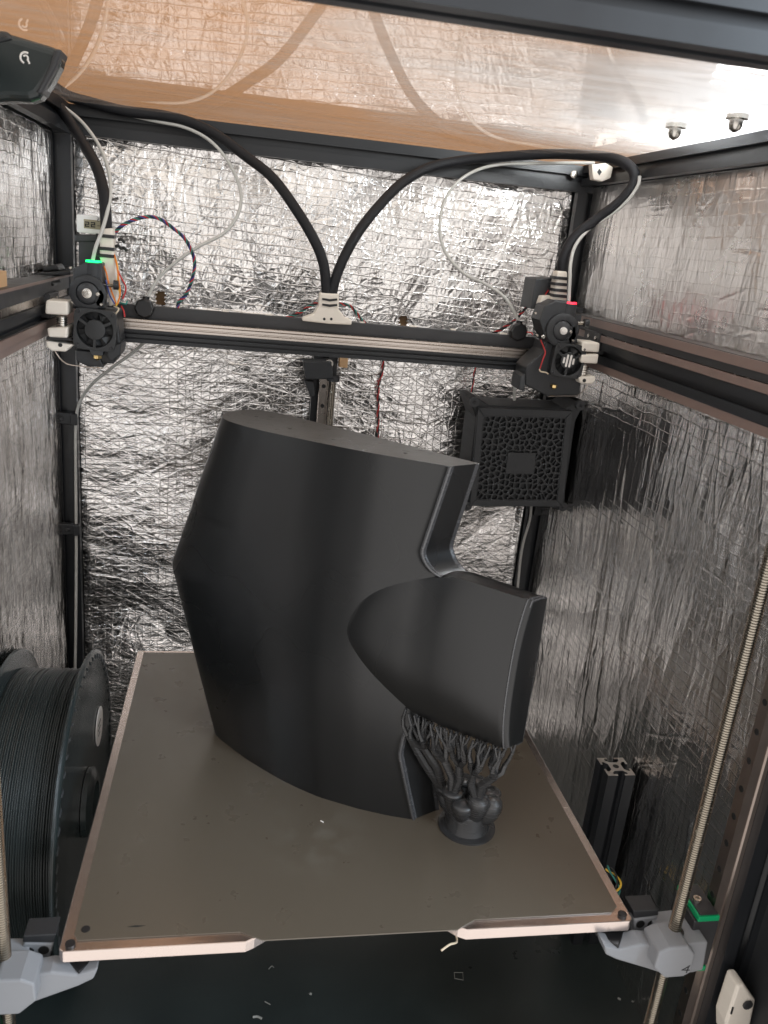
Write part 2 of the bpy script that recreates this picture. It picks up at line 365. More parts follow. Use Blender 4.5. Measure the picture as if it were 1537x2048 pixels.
# ------------------------------------------------------------------ frame
fr = thing("printer_frame", "black aluminium slot extrusion frame around the whole print chamber", "frame", (208, 240, ZB))
for x, y in ((-103, 577), (520, 577), (-103, -95), (520, -95), (-103, 6), (520, 6)):
    extrusion(MB(), 'z', ZB, ZT-30, x, y).build("post", 'extrusion', fr)
extrusion(MB(), 'z', ZB, 345, 210, 579).build("post", 'extrusion', fr)
for y, z in ((577, 573), (-95, 576.5)):
    extrusion(MB(), 'x', XL, XR, y, z, 30 if y > 0 else 24).build("beam", 'extrusion', fr)
extrusion(MB(), 'y', -80, 562, -103, 573).build("beam", 'extrusion', fr)
extrusion(MB(), 'y', -83, 562, 519, 576.8, 24).build("beam", 'extrusion', fr)
extrusion(MB(), 'x', -88, 505, 579, 360).build("beam", 'extrusion', fr)

# clear lid
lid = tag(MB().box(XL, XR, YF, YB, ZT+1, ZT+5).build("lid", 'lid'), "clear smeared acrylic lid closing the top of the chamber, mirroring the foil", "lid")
for px, py in ((1350, 264), (1472, 247)):
    p = at(px, py, z=583); b = thing("lid_bolt", "", "bolt", (p[0], p[1], ZT), "bolts in the clear lid")
    b['label'] = "bolt hanging under the lid, nearer the back corner" if px < 1400 else "bolt hanging under the lid beside the lamp glare"
    MB().cyl((p[0], p[1], ZT+1), (p[0], p[1], ZT-2), 8, n=20).build("washer", 'bolt', b, smooth=True)
    MB().lathe([(0, 5), (4, 5), (7, 4), (9, 1)], (p[0], p[1], ZT-2), (0, 0, -1), 14).build("head", 'bolt', b, smooth=True)

# ------------------------------------------------------------------ foil panels: crumpled sheets
def crumple(U, V, rng, cell, slope, stretch=(1, 1), ang=0.0):
    ca, sa = math.cos(ang), math.sin(ang)
    x = (U*ca+V*sa)/(cell*stretch[0]); y = (-U*sa+V*ca)/(cell*stretch[1])
    x0, y0 = x.min(), y.min(); x = x-x0+2; y = y-y0+2
    nx, ny = int(x.max())+4, int(y.max())+4
    jx = rng.random((nx, ny)); jy = rng.random((nx, ny)); gx = rng.normal(0, 0.8, (nx, ny)); gy = rng.normal(0, 0.8, (nx, ny))
    ix, iy = x.astype(int), y.astype(int); best = np.full(x.shape, -1e9)
    for dx in (-1, 0, 1):
        for dy in (-1, 0, 1):
            cx, cy = ix+dx, iy+dy; ddx = x-(cx+jx[cx, cy]); ddy = y-(cy+jy[cx, cy])
            best = np.maximum(best, gx[cx, cy]*ddx+gy[cx, cy]*ddy-1.6*(ddx*ddx+ddy*ddy))
    return best*cell*slope

def creases(U, V, rng, count, ang, spread, length, height, width=1.6):
    h = np.zeros_like(U); u0, u1, v0, v1 = U.min(), U.max(), V.min(), V.max()
    du = abs(U[1, 0]-U[0, 0]); dv = abs(V[0, 1]-V[0, 0]); nu, nv = U.shape
    for _ in range(count):
        a = math.radians(ang+rng.normal(0, spread)); l = length*rng.uniform(0.3, 1.3); cu = rng.uniform(u0, u1); cv = rng.uniform(v0, v1)
        c, s = math.cos(a), math.sin(a); R = l/2+4
        i0, i1 = max(0, int((cu-abs(c)*R-4-u0)/du)), min(nu, int((cu+abs(c)*R+4-u0)/du)+1)
        j0, j1 = max(0, int((cv-abs(s)*R-4-v0)/dv)), min(nv, int((cv+abs(s)*R+4-v0)/dv)+1)
        if i1 <= i0 or j1 <= j0: continue
        uu, vv = U[i0:i1, j0:j1]-cu, V[i0:i1, j0:j1]-cv
        al = uu*c+vv*s; ac = -uu*s+vv*c+2.0*np.sin(al/9+rng.uniform(0, 6))*rng.uniform(0, 0.7)
        w = width*rng.uniform(0.6, 1.6)
        h[i0:i1, j0:j1] += rng.choice([-1, 1])*height*rng.uniform(0.4, 1.2)*np.clip(1-np.abs(ac)/w, 0, 1)*np.clip((l/2-np.abs(al))/6, 0, 1)
    return h

def foil_panel(label, origin, ud, vd, w, h, nrm, material, seed, layers, cr, step=1.3, name="foil_panel", holes=()):
    rng = np.random.default_rng(seed)
    nu, nv = int(w/step)+1, int(h/step)+1
    U, V = np.meshgrid(np.linspace(0, w, nu), np.linspace(0, h, nv), indexing='ij')
    H = np.zeros_like(U)
    for cell, slope, stretch, ang in layers: H += crumple(U, V, rng, cell, slope, stretch, ang)
    for c in cr: H += creases(U, V, rng, *c)
    H -= H.mean()
    edge = np.minimum(np.minimum(U, w-U), np.minimum(V, h-V)); H *= np.clip(edge/10, 0.15, 1)
    o, ud, vd, nrm = (np.array(a, float) for a in (origin, ud, vd, nrm))
    P = (o+U[..., None]*ud+V[..., None]*vd+H[..., None]*nrm)
    me = bpy.data.meshes.new(name); n = nu*nv
    idx = np.arange(n).reshape(nu, nv)
    q = np.stack([idx[:-1, :-1], idx[1:, :-1], idx[1:, 1:], idx[:-1, 1:]], -1)
    cu, cv = (U[:-1, :-1]+U[1:, 1:])/2, (V[:-1, :-1]+V[1:, 1:])/2
    keep = np.ones(cu.shape, bool)
    for hu, hv, ru, rv in holes: keep &= ~((np.abs(cu-hu) < ru*(0.9+0.2*np.sin(cv*1.3))) & (np.abs(cv-hv) < rv))
    q = q[keep].reshape(-1, 4)
    if np.dot(np.cross(ud, vd), nrm) < 0: q = q[:, ::-1]
    me.vertices.add(n); me.vertices.foreach_set('co', (P.reshape(-1)*MM))
    me.loops.add(q.size); me.loops.foreach_set('vertex_index', np.ascontiguousarray(q).reshape(-1))
    me.polygons.add(len(q)); me.polygons.foreach_set('loop_start', np.arange(0, q.size, 4)); me.polygons.foreach_set('loop_total', np.full(len(q), 4))
    me.update(calc_edges=True)
    uvl = me.uv_layers.new(name="mm"); uvs = np.stack([U, V], -1).reshape(-1, 2)[q.reshape(-1)]
    uvl.data.foreach_set('uv', uvs.reshape(-1).astype(np.float32))
    me.polygons.foreach_set('use_smooth', np.ones(len(q), bool))
    me.materials.append(material); me.validate()
    ob = bpy.data.objects.new(name, me); COL.objects.link(ob)
    tag(ob, label, "foil panel")
    # insulation board that the foil is glued to
    c = o-nrm*15
    p0 = c; p1 = c+ud*w+vd*h-nrm*5
    lo, hi = np.minimum(p0, p1), np.maximum(p0, p1)
    bd = MB().box(lo[0], hi[0], lo[1], hi[1], lo[2], hi[2]).build("backing_board", 'wood', None); bd.parent = ob
    return ob

fm_up = foil_material("foil_upper", (14, 10.5), 0, 0.05, (1.0, 1.3), 0.85, thr=0.7, rough=0.24)
fm_lo = foil_material("foil_lower", (10, 12), 13, 0.0, (0.55, 1.4), 1.0, rough=0.23)
fm_r = foil_material("foil_side", (10, 10), 0, 0.0, (1.4, 0.28), 0.7, thr=0.20, rough=0.28)
fm_rl = foil_material("foil_side_lower", (11, 10), 0, 0.0, (1.4, 0.28), 0.7, thr=0.35, rough=0.15)
fm_l = foil_material("foil_left", (9, 9), 0, 0.0, (1.5, 0.4), 1.0, thr=0.45, rough=0.2)
X, Y, Z = (1, 0, 0), (0, 1, 0), (0, 0, 1)
foil_panel("wide crumpled foil panel on the back wall above the gantry, ruled with grid threads", (-88, 580, 372), X, Z, 593, 186, (0, -1, 0), fm_up, 11,
           [(150, 0.035, (1, 1), 0.8), (70, 0.035, (1, 1), 0.3), (24, 0.022, (1, 1.2), 1.0), (11, 0.018, (0.8, 1.4), 0.2)], [(620, 78, 20, 75, 0.5, 1.4), (260, 30, 50, 40, 0.42, 1.4), (200, 3, 5, 40, 0.35, 1.3)],
           holes=((96, 17, 6, 8), (305+90, 13, 6, 7)))
foil_panel("tall crumpled foil panel on the back wall left of the centre screw, creased sideways", (-88, 580, ZB), X, Z, 283, 576, (0, -1, 0), fm_lo, 12,
           [(160, 0.04, (1.2, 1), 0.5), (75, 0.04, (1.6, 1), 0.1), (24, 0.03, (2.0, 0.8), 0.1), (11, 0.022, (1.6, 0.8), -0.1)], [(520, 0, 16, 75, 0.42, 1.6), (300, 50, 40, 75, 0.4, 1.5)])
foil_panel("tall crumpled foil panel on the back wall right of the centre screw", (225, 580, ZB), X, Z, 280, 576, (0, -1, 0), fm_lo, 13,
           [(160, 0.04, (1.2, 1), 0.2), (75, 0.04, (1.6, 1), 0.1), (24, 0.03, (1.6, 0.9), -0.2), (11, 0.022, (1.6, 0.8), -0.1)], [(480, 5, 25, 70, 0.42, 1.6), (300, 50, 40, 65, 0.4, 1.5)])
foil_panel("upper foil panel on the right side wall above the belts, wrinkled downward", (524, 21, 372), Y, Z, 541, 198, (-1, 0, 0), fm_r, 14,
           [(80, 0.012, (1, 1.6), 0), (22, 0.012, (0.8, 1.8), 0), (11, 0.009, (0.7, 1.8), 0.1)], [(420, 90, 10, 50, 0.42, 1.4), (140, 0, 12, 34, 0.35, 1.3), (60, 20, 40, 40, 0.3, 1.5)])
foil_panel("lower foil panel on the right side wall with long bright vertical creases", (524, 21, ZB), Y, Z, 541, 602, (-1, 0, 0), fm_rl, 15,
           [(110, 0.008, (1, 1.6), 0), (30, 0.006, (0.8, 2.2), 0), (12, 0.004, (0.7, 2.0), 0.1)], [(300, 90, 6, 70, 0.5, 1.3), (30, 86, 6, 240, 1.0, 1.7), (90, 0, 6, 60, 0.35, 1.3), (60, -25, 12, 80, 0.4, 1.4)])
foil_panel("upper foil panel on the left side wall beside the webcam", (-107, 21, 372), Y, Z, 541, 186, (1, 0, 0), fm_l, 16,
           [(60, 0.04, (1, 1.6), 0), (20, 0.04, (0.8, 2.0), 0), (10, 0.03, (0.7, 2.0), 0.1)], [(420, 90, 8, 70, 0.5, 1.6)])
foil_panel("lower foil panel on the left side wall behind the filament spool", (-107, 21, ZB), Y, Z, 541, 602, (1, 0, 0), fm_l, 17,
           [(60, 0.04, (1, 1.6), 0), (20, 0.04, (0.8, 2.0), 0), (10, 0.03, (0.7, 2.0), 0.1)], [(900, 90, 8, 80, 0.5, 1.6)])

# dark enclosure panels between the corner posts and the rail posts
for x, lab in ((530, "black side panel at the right front, behind the steel rail post"), (-117, "black side panel at the left front of the chamber")):
    tag(MB().box(x, x+4, -80, -9, ZB, 558).build("enclosure_wall", 'black_plastic'), lab, "wall")

#@@PART2
# ------------------------------------------------------------------ side gantry beams with belts
def side_beam(side):
    s = 1 if side == 'right' else -1
    xc = 512 if s > 0 else -97
    dz = 0 if s > 0 else -6
    t = thing("side_rail", f"dark side gantry rail with black belts tinted brown by glare along the {side} wall", "rail", (xc, 240, 371+dz), "side gantry rails along the walls")
    extrusion(MB(), 'y', 21, 560, xc, 382.5+dz, 23).build("rail_beam", 'extrusion', t)
    xi = xc-s*11.5
    MB().box(xc-9, xc+9, 21, 560, 394.2+dz, 402+dz).build("linear_rail", 'steel', t, bevel=0.6)
    MB().box(xc-10.5, xc+10.5, 21, 560, 402.2+dz, 417.5+dz).build("rail_cover", 'dark_trim', t)
    for z0, z1 in ((409, 417), (394.6, 401.6)) if s > 0 else ((415, 417.5), (371, 378)):
        MB().box(min(xi, xi-s*1.4), max(xi, xi-s*1.4), 21, 548, z0+dz, z1+dz).build("belt", 'belt', t)
    MB().box(xc-11, xc+11, 21, 560, 363+dz, 370.8+dz).build("wood_strip", 'belt', t)
    MB().box(xc-13, xc+12, 528, 561, 378+dz, 424+dz).build("corner_bracket", 'black_plastic', t, bevel=2)
    MB().box(min(xi+s*6, xi-s*3), max(xi+s*6, xi-s*3), 412, 455, 380+dz, 404+dz).build("carriage", 'dark_trim', t, bevel=1)
    for dy, zz in ((8, 398), (28, 398), (14, 385), (36, 385)):
        MB().cyl((xi-s*2.6, 412+dy, zz+dz), (xi-s*4.6, 412+dy, zz+dz), 2.2, n=12).build("bolt", 'bolt', t, smooth=True)
    return t
side_beam('right'); side_beam('left')

# ------------------------------------------------------------------ gantry beam
g = thing("gantry_beam", "black crosswise gantry beam carrying a bright steel rail and both toolheads", "gantry", (208, 450, 334))
MB().prism([(466, 353), (436, 353), (436, 357.0), (440, 357.0), (440, 358.8), (436, 358.8), (436, 362.0), (441, 362.0), (441, 364.2), (436, 364.2), (436, 366.6), (466, 366.6)], 'x', -70, 488).build("beam", 'extrusion', g)
MB().prism([(438, 366.8), (438, 369.0), (439.2, 369.6), (439.2, 370.4), (438, 371.0), (438, 373.6), (439, 374.2), (438.2, 374.8), (438.2, 376.4), (439, 377), (452, 377), (452, 366.8)], 'x', -50, 455).build("linear_rail", 'steel', g)
MB().box(-60, 470, 457, 466, 366.8, 390).build("belt_channel", 'dark_trim', g, bevel=1)
for i in range(9):
    x = -20+i*52+random.uniform(-6, 6); MB().box(x, x+random.uniform(5, 9), 459, 464, 390, 391.4).build("foil_tab", 'white_plastic', g)

# ------------------------------------------------------------------ centre z axis
zr = thing("linear_rail", "upright steel rail on the centre post behind the print", "rail", (208, 560, ZB), "upright z rails")
MB().box(203, 215, 555, 563.5, ZB+20, 322).build("rail_bar", 'steel', zr, bevel=0.7)
for z in range(-200, 320, 25): MB().cyl((209, 555.2, z), (209, 554.6, z), 2.6, n=12).build("rail_hole", 'ink', zr)
def lead_screw(label, x, y, z0, z1, r=4.7, n=16):
    mb = MB(); prof = []; z = z0
    while z < z1:
        prof += [(z-z0, r*0.76), (z-z0+0.5, r), (z-z0+1.1, r), (z-z0+1.6, r*0.76)]; z += 2.0
    mb.lathe(prof, (x, y, z0), (0, 0, 1), n)
    o = tag(mb.build("lead_screw", 'screw', None, smooth=True), label, "lead screw", "threaded z screws"); return o
lead_screw("thin threaded screw at the centre of the back wall, behind the print", 219, 545, ZB, 312, 4.0, 12)
lead_screw("long threaded steel screw through the grey bed arm at right", 454, -10, ZB, 400)
lead_screw("short stretch of threaded screw at the left picture edge", -35.5, -2, ZB, 330)
cb = thing("screw_bracket", "dark grey printed bracket holding the top of the centre screw", "bracket", (205, 552, 300))
MB().prism(poly_at([(607, 724), (663, 722), (668, 758), (612, 760)], y=536), 'y', 536, 562).build("block", 'grey_box', cb, bevel=1.5)
MB().prism(poly_at([(609, 762), (628, 764), (631, 792), (622, 796)], y=536), 'y', 540, 562).build("web", 'grey_box', cb, bevel=1)
MB().cyl((219, 545, 309), (219, 545, 316), 8).build("bearing", 'dark_trim', cb, smooth=True)
MB().cyl((212, 538, 331), (212, 545, 331), 5).build("bolt", 'bolt', cb, smooth=True)
tag(MB().box(226, 236, 548, 562, 326, 338).build("wood_block", 'wood'), "small brown wood block beside the centre post under the gantry", "wood block")

# ------------------------------------------------------------------ heated bed
bed = thing("print_bed", "square aluminium print bed covered by a brown flexible sheet", "print bed", (210, 207, -14))
plate = [(3, -6), (126, -6), (132, -3), (146, 6), (272, 6), (282, -3), (288, -6), (418, -6), (421, -3), (421, 418), (418, 421), (3, 421), (0, 418), (0, -3)]
MB().prism(plate, 'z', -10, -0.4).build("plate", 'plate', bed, bevel=0.9)
sheet = [(8, 8), (11, 2.5), (122, 2.5), (138, -6), (280, -6), (296, 2.5), (406, 2.5), (413, 8), (413, 414), (8, 414)]
MB().prism(sheet, 'z', -0.2, 0.8).build("flexible_sheet", 'sheet', bed)
MB().cyl((7, -0.5, -0.3), (7, -0.5, 1.6), 3.4).build("corner_pin", 'tie', bed, smooth=True)
MB().cyl((414, 0, -0.3), (414, 0, 1.6), 3.4).build("corner_pin", 'tie', bed, smooth=True)
p = at(172, 1858, z=1); MB().cyl((p[0], p[1], 0.6), (p[0], p[1], 1.2), 3).build("corner_pin", 'tie', bed, smooth=True)
p, q = at(255, 1853, z=0.9), at(292, 1851, z=0.9)
MB().prism([(p[0], p[1]-.3), (q[0]-6, q[1]-1), (q[0], q[1]), (q[0]-7, q[1]+.7)], 'z', 0.7, 0.95).build("scratch", 'ink', bed)
for x, y in ((14, 6), (407, 8), (210, 405)):
    m = MB(); m.cyl((x, y, -10), (x, y, -14), 3.2, n=14); m.sphere((x, y, -17), 5, 16, 10); m.build("ball_foot", 'bolt', bed, smooth=True)
# cable hanging from the bed
tag(MB().tube([tuple(at(910, 1860, y=10)), tuple(at(914, 1875, y=6)), tuple(at(913, 1885, y=2)), tuple(at(900, 1889, y=-2)), tuple(at(883, 1901, y=-6))], 0.8, 6).build("hanging_cable", 'pale', None, smooth=True),
    "thin bent beige cable dangling from the front of the bed", "cable")
p = at(644, 1644, z=0.9)
tag(MB().tube([(p[0]-1, p[1]+1, 1.4), (p[0], p[1], 1.6), (p[0]+1.4, p[1]-1, 1.3)], 0.5, 6, smooth=2).build("plastic_crumb", 'label', None), "tiny pale crumb lying on the brown sheet in front of the print", "crumb")

# ------------------------------------------------------------------ the print: a blunt swept foil with a pod and its support
P0 = np.array((95, 247.5, 0.0)); DD = np.array((176.9, -132.1, 0)); DD /= np.linalg.norm(DD); NN = np.array((-DD[1], DD[0], 0))
def loc(s, o, z): return P0+DD*s+NN*o+np.array((0, 0, z+0.8))
def smooth_tab(us, vs, k=0.03):
    g = np.linspace(0, 1, 401); v = np.interp(g, us, vs); n = int(k*400); w = np.hanning(2*n+3)[1:-1]; w /= w.sum()
    vv = np.convolve(np.r_[[2*v[0]-x for x in v[1:n+1][::-1]], v, [2*v[-1]-x for x in v[-n-1:-1][::-1]]], w, 'valid')
    m = np.clip((g-0.03)/0.05, 0, 1); return g, v*(1-m)+vv*m
gT, fT = smooth_tab([0, .008, .02, .05, .10, .2, .3, .4, .52, .64, .76, .88, 1], [21, 11, 4, -5, -11.5, -16.5, -17.8, -17.6, -16.5, -14.4, -11.2, -6.4, -1])
gB, fB = smooth_tab([0, .008, .03, .08, .15, .26, .436, .53, .63, .79, .9, 1], [21, 8, 0, -4, -8.5, -15, -21.4, -22.8, -22.6, -16.4, -9.5, -1])
gR, rT = smooth_tab([0, .008, .03, .1, .2, .35, .5, .65, .8, .9, 1], [21, 34, 46, 51, 50, 46, 42, 37, 31.5, 28, 25])
def lead(z):
    v = np.interp(z, [0, 165, 320], [-7, -67, -11]); k = max(0, 1-abs(z-165)/5); return v+k*k*1.5
def trail(z):
    if z <= 62: return 221-18*z/62
    if z <= 76: return 203+1*((z-62)/14)
    if z <= 96: return 204+9*((z-76)/20)**2
    if z < 229: return 213
    zz, r = z-229, 24.0
    if zz < r:
        c = 200.5+r-math.sqrt(max(r*r-(r-zz)**2, 0)); return max(c, 200.5+(z-245)*0.195)
    return 200.5+(z-245)*0.195
def foil_off(u, z, rear=False):
    k = min(z/320, 1); t = trail(z)+(12 if rear else 0); sv = lead(z)+u*(t-lead(z))
    ls = -9-50*max(0, 1-((z-165)/165)**2); ts = 221-6*k+(12 if rear else 0)
    w = np.clip((u-.04)/.3, 0, 1); w = w*w*(3-2*w); ue = float(np.clip((1-w)*u+w*(sv-ls)/(ts-ls), 0, 1))
    return float(np.interp(ue, gR, rT)) if rear else float(np.interp(ue, gB, fB)*(1-k)+np.interp(ue, gT, fT)*k)
rows = sorted(set(list(np.linspace(0, 60, 14))+list(np.linspace(60, 96, 12))+list(np.linspace(96, 229, 22))+list(229+24*(1-np.cos(np.linspace(0, math.pi/2, 12))))+list(np.linspace(253, 320, 14))+[158, 162, 165, 168, 172]))
uu = np.r_[0, .003, .008, .015, .025, np.linspace(.04, .97, 40)]
prm = thing("printed_part", "tall matte black printed foil-shaped part with a pod on its side", "printed part", P0)
vs, fs = [], []; nc = None
for z in rows:
    l, t = lead(z), trail(z); ring = []
    for u in uu: ring.append((l+u*(t-l), foil_off(u, z)))
    e = foil_off(1, z); r1 = foil_off(1, z, True); t2 = t+12
    ring += [(t-2.6, e-0.9), (t-1.2, e-1.3), (t+0.1, e-0.6), (t+0.5, e+0.8), (t-0.2, e+2.2), (t+0.6, e+3.6), (t+10.6, r1-3.6), (t2-.2, r1-2.2), (t2+.6, r1-.9), (t2+.2, r1+.5), (t2-1.4, r1+1.0), (t2-3, r1+.8)]
    for u in uu[::-1][:-1]: ring.append((l+u*(t2-l-0)*1.0, foil_off(u, z, True)))
    nc = len(ring); vs += [loc(s, o, z) for s, o in ring]
k = len(rows)
fs = [(j*nc+i, j*nc+(i+1) % nc, (j+1)*nc+(i+1) % nc, (j+1)*nc+i) for j in range(k-1) for i in range(nc)]
fs += [tuple(range(nc))[::-1], tuple((k-1)*nc+i for i in range(nc))]
fb_ = MB().add(vs, fs).build("foil_body", 'print', prm, smooth=True)
fb_.data.materials.append(M['print_edge']); fb_.data.materials.append(M['print_top']); lip0 = len(uu)
for p_ in fb_.data.polygons:
    if p_.index == len(fb_.data.polygons)-1: p_.material_index = 2
    if p_.index < (k-1)*nc and (lip0 <= p_.index % nc <= lip0+4 or lip0+6 <= p_.index % nc <= lip0+10): p_.material_index = 1
for px, py in ((513, 833), (580, 857), (667, 879), (811, 906)):
    c = at(px, py, z=321); MB().cyl((c[0], c[1], 320.2), (c[0], c[1], 321.0), 1.7, n=10).build("pin_hole", 'ink', prm)
# pod
ss = [145.4, 145.6, 146.1, 147, 148.5, 150.5, 153.5, 157.5, 162, 168, 175, 184, 196, 208, 222, 236, 250, 264, 276, 284, 289]
ztop = lambda s: float(np.interp(s, [145.4, 145.6, 146.1, 147, 148.5, 150.5, 153.5, 160, 167, 175, 189, 212, 233, 291], [167.5, 170, 173.5, 177.5, 182, 186.5, 192, 200.3, 206.5, 212, 219.7, 229, 234, 232]))
zbot = lambda s: float(np.interp(s, [145.4, 145.6, 146.1, 147, 148.5, 150.5, 153.5, 160, 167, 175, 185, 207, 232, 291], [166.5, 164.5, 162, 159.5, 156.5, 153.5, 149.7, 142.5, 135.8, 129, 121.5, 105.2, 101.5, 102]))
vs, fs = [], []; NV = 28
for si, s in enumerate(ss+[291.5, 292.5]):
    last = si-len(ss)+1
    s_ = s; zt, zb = ztop(s), zbot(s); zc, w = (zt+zb)/2, (zt-zb)/2
    u = np.clip((s-lead(zc))/(213-lead(zc)), 0, 1.0)
    ring = []
    dp = float(np.interp(s, [145, 150, 185, 215, 260, 292], [0.15, 1.0, 4.5, 9.0, 9.0, 7.0]))
    inset = (0, 1.2, 3.0)[max(0, last)]
    for i in range(NV+1):
        a = -1+2*i/NV; z = zc+a*(w-inset*0.6); base = foil_off(np.clip((s-lead(z))/(trail(z)-lead(z)), 0, 1), z) if s < 214 else -3.0
        o = base-dp*(1-abs(a)**2.6)-0.05+inset
        ring.append((s, o, z))
    rr = np.interp(s, [145, 214, 222, 250, 292], [0, 8, 20, 18, 14])
    ro = max(rr, ring[0][1]+4)
    for z, o in ((zt-inset*.4, ro*0.35+ring[-1][1]*.65), (zt-inset*.4, ro*0.7+ring[-1][1]*.3), (zt-inset*.4-1, ro-.6), (zt-2.5, ro-inset*.2), (zc+w*.4, ro-inset*.2), (zc-w*.4, ro-inset*.2), (zb+2.5, ro-inset*.2), (zb+1, ro-.6), (zb+inset*.4, ro*.6+ring[0][1]*.4)):
        ring.append((s, o, z))
    nc = len(ring)
    for s1, o, z in ring:
        sk = np.clip((s-230)/60, 0, 1)*0.42*(o+4)                            # end face is cut askew
        vs.append(loc(s1+sk, o, z))
k = len(ss)+2
fs = [(j*nc+i, j*nc+(i+1) % nc, (j+1)*nc+(i+1) % nc, (j+1)*nc+i) for j in range(k-1) for i in range(nc)]
fs += [tuple(range(nc))[::-1], tuple((k-1)*nc+i for i in range(nc))]
pod = MB().add(vs, fs).build("pod", 'print', prm, smooth=True)
# raised lip round the pod's end face
lip = []
E0 = vs[(k-3)*nc:(k-2)*nc]
MB().tube(E0+[E0[0]], 0.9, 6, cap=False, smooth=0).build("rim", 'print_edge', pod, smooth=True)
E1 = vs[(k-2)*nc:(k-1)*nc]
MB().tube(E1[NV-1:], 1.0, 6, smooth=0).build("rim", 'print_edge', pod, smooth=True)
# tree support
BASE = np.array((316.0, 105.0, 0.8))
sup = MB().lathe([(0, 25), (1.6, 25), (1.8, 23.4), (2.2, 19.5), (8, 17.8), (18, 16.5), (22, 12), (23, 3)], BASE, (0, 0, 1), 40)
heads = []
for i, (ds, dn, h) in enumerate(((-27, 4, 26), (-15, -8, 34), (-2, -13, 30), (10, -8, 38), (20, 2, 34), (2, 10, 41), (-12, 10, 37), (14, 12, 33))):
    v = DD*ds+NN*dn; q = BASE+v*0.42
    p3 = BASE+v*0.95+np.array((0, 0, h)); heads.append(p3)
    sup.tube([q+np.array((0, 0, 2)), q+v*0.10+np.array((0, 0, 13)), BASE+v*0.75+np.array((0, 0, h*.55)), p3-np.array((0, 0, 5)), p3, p3+np.array((0, 0, 3.5))],
             lambda t, i=i: max(0.6, (8.6+1.4*math.sin(t*8+i))*math.sqrt(max(0, 1-max(0, (t-.8)/.2)**2))), 14, smooth=6)
sup.build("tree_support", 'support', prm, smooth=True)
tips = []
for s in np.arange(203, 293, 4.0):
    for o in (-7, 1, 9):
        u = float(np.clip((s+7)/220, 0, 1)); tips.append(loc(s+random.uniform(-1, 1)+max(0, (s-230)/60)*.5*o, o+random.uniform(-1.5, 1.5), zbot(s)+0.6 if s > 207 else zbot(s)))
tw = MB(); br = MB()
def joints(nodes_, r0, drop, cell, lean):
    """merge neighbouring branch ends a step further down, in zigzags"""
    groups = {}
    for p, r in nodes_:
        key = (round(float((p-P0) @ DD)/cell), round(float((p-P0) @ NN)/(cell*1.2))); groups.setdefault(key, []).append((p, r))
    out = []
    for key, lst in groups.items():
        c = sum(p for p, r in lst)/len(lst); tgt = BASE+np.array((0, 0, 38))
        d = (tgt-c); d[2] = 0
        zig = DD*random.choice((-1, 1))*random.uniform(1.5, 3.5)
        q = c+d*lean+zig-np.array((0, 0, drop*random.uniform(0.8, 1.2))); r = r0
        for p, rr in lst:
            mid = p*.6+q*.4-np.array((0, 0, drop*0.12))+DD*random.uniform(-1.6, 1.6)*(rr > 1.2)
            (tw if rr < 1.2 else br).tube([p, mid, q], lambda t, a=rr, b=r: a+(b*0.95-a)*t, 6, smooth=0)
        out.append((q, r))
    return out
lv = [(t, 0.95) for t in tips]
lv = joints(lv, 1.5, 10, 6.5, 0.02); lv = joints(lv, 2.3, 14, 11, 0.06); lv = joints(lv, 3.4, 15, 18, 0.14)
for q, r in lv:
    tgt = min(heads, key=lambda h: np.linalg.norm((h-q)[:2])+random.uniform(0, 6)); mid = (q*.55+tgt*.45)+DD*random.choice((-1, 1))*random.uniform(3, 5)
    br.tube([q, mid, tgt-np.array((0, 0, 4))], lambda t, r=r: 3.4+1.2*t, 8, smooth=0)
br.build("support_branches", 'support', prm, smooth=True)
tag(tw.build("support_twigs", 'support', prm, smooth=True), None, None, kind='stuff')

# ------------------------------------------------------------------ filament spool
sp = thing("filament_spool", "large black spool of dark filament standing beside the bed", "spool", (-66, 255, ZB))
SC0 = (255, -81)
def flange(x0, x1, nm):
    prof = [(0, 34), (0, 146), (1, 150), (3, 151), (4.5, 150), (5.5, 147), (5.5, 142), (4.2, 140), (4.2, 108), (3.4, 104), (3.4, 34)]
    s = 1 if x1 > x0 else -1
    return MB().lathe(prof, (x0, *SC0), (s, 0, 0), 96, closed=True).build(nm, 'spool', sp, smooth=True)
fl = flange(-33, -28, "flange"); flange(-99, -104, "flange")
mb = MB(); prof = [(0, 36)]
x = 0; i = 0
while x < 65:
    r = 130+0.7*math.sin(i*1.7)+random.uniform(-0.35, 0.35); rad = 1.05
    for a in (-70, -25, 25, 70): prof.append((x+1.05+rad*math.sin(math.radians(a)), r+rad*math.cos(math.radians(a))))
    x += 2.05; i += 1
prof.append((65.8, 36))
mb.lathe(prof, (-98.8, *SC0), (1, 0, 0), 96).build("filament_winding", 'filament', sp, smooth=True)
MB().lathe([(0, 33.5), (0, 20), (9, 20), (9, 26), (5, 33.5)], (-29, *SC0), (1, 0, 0), 48, closed=True).build("hub", 'spool', sp, smooth=True)
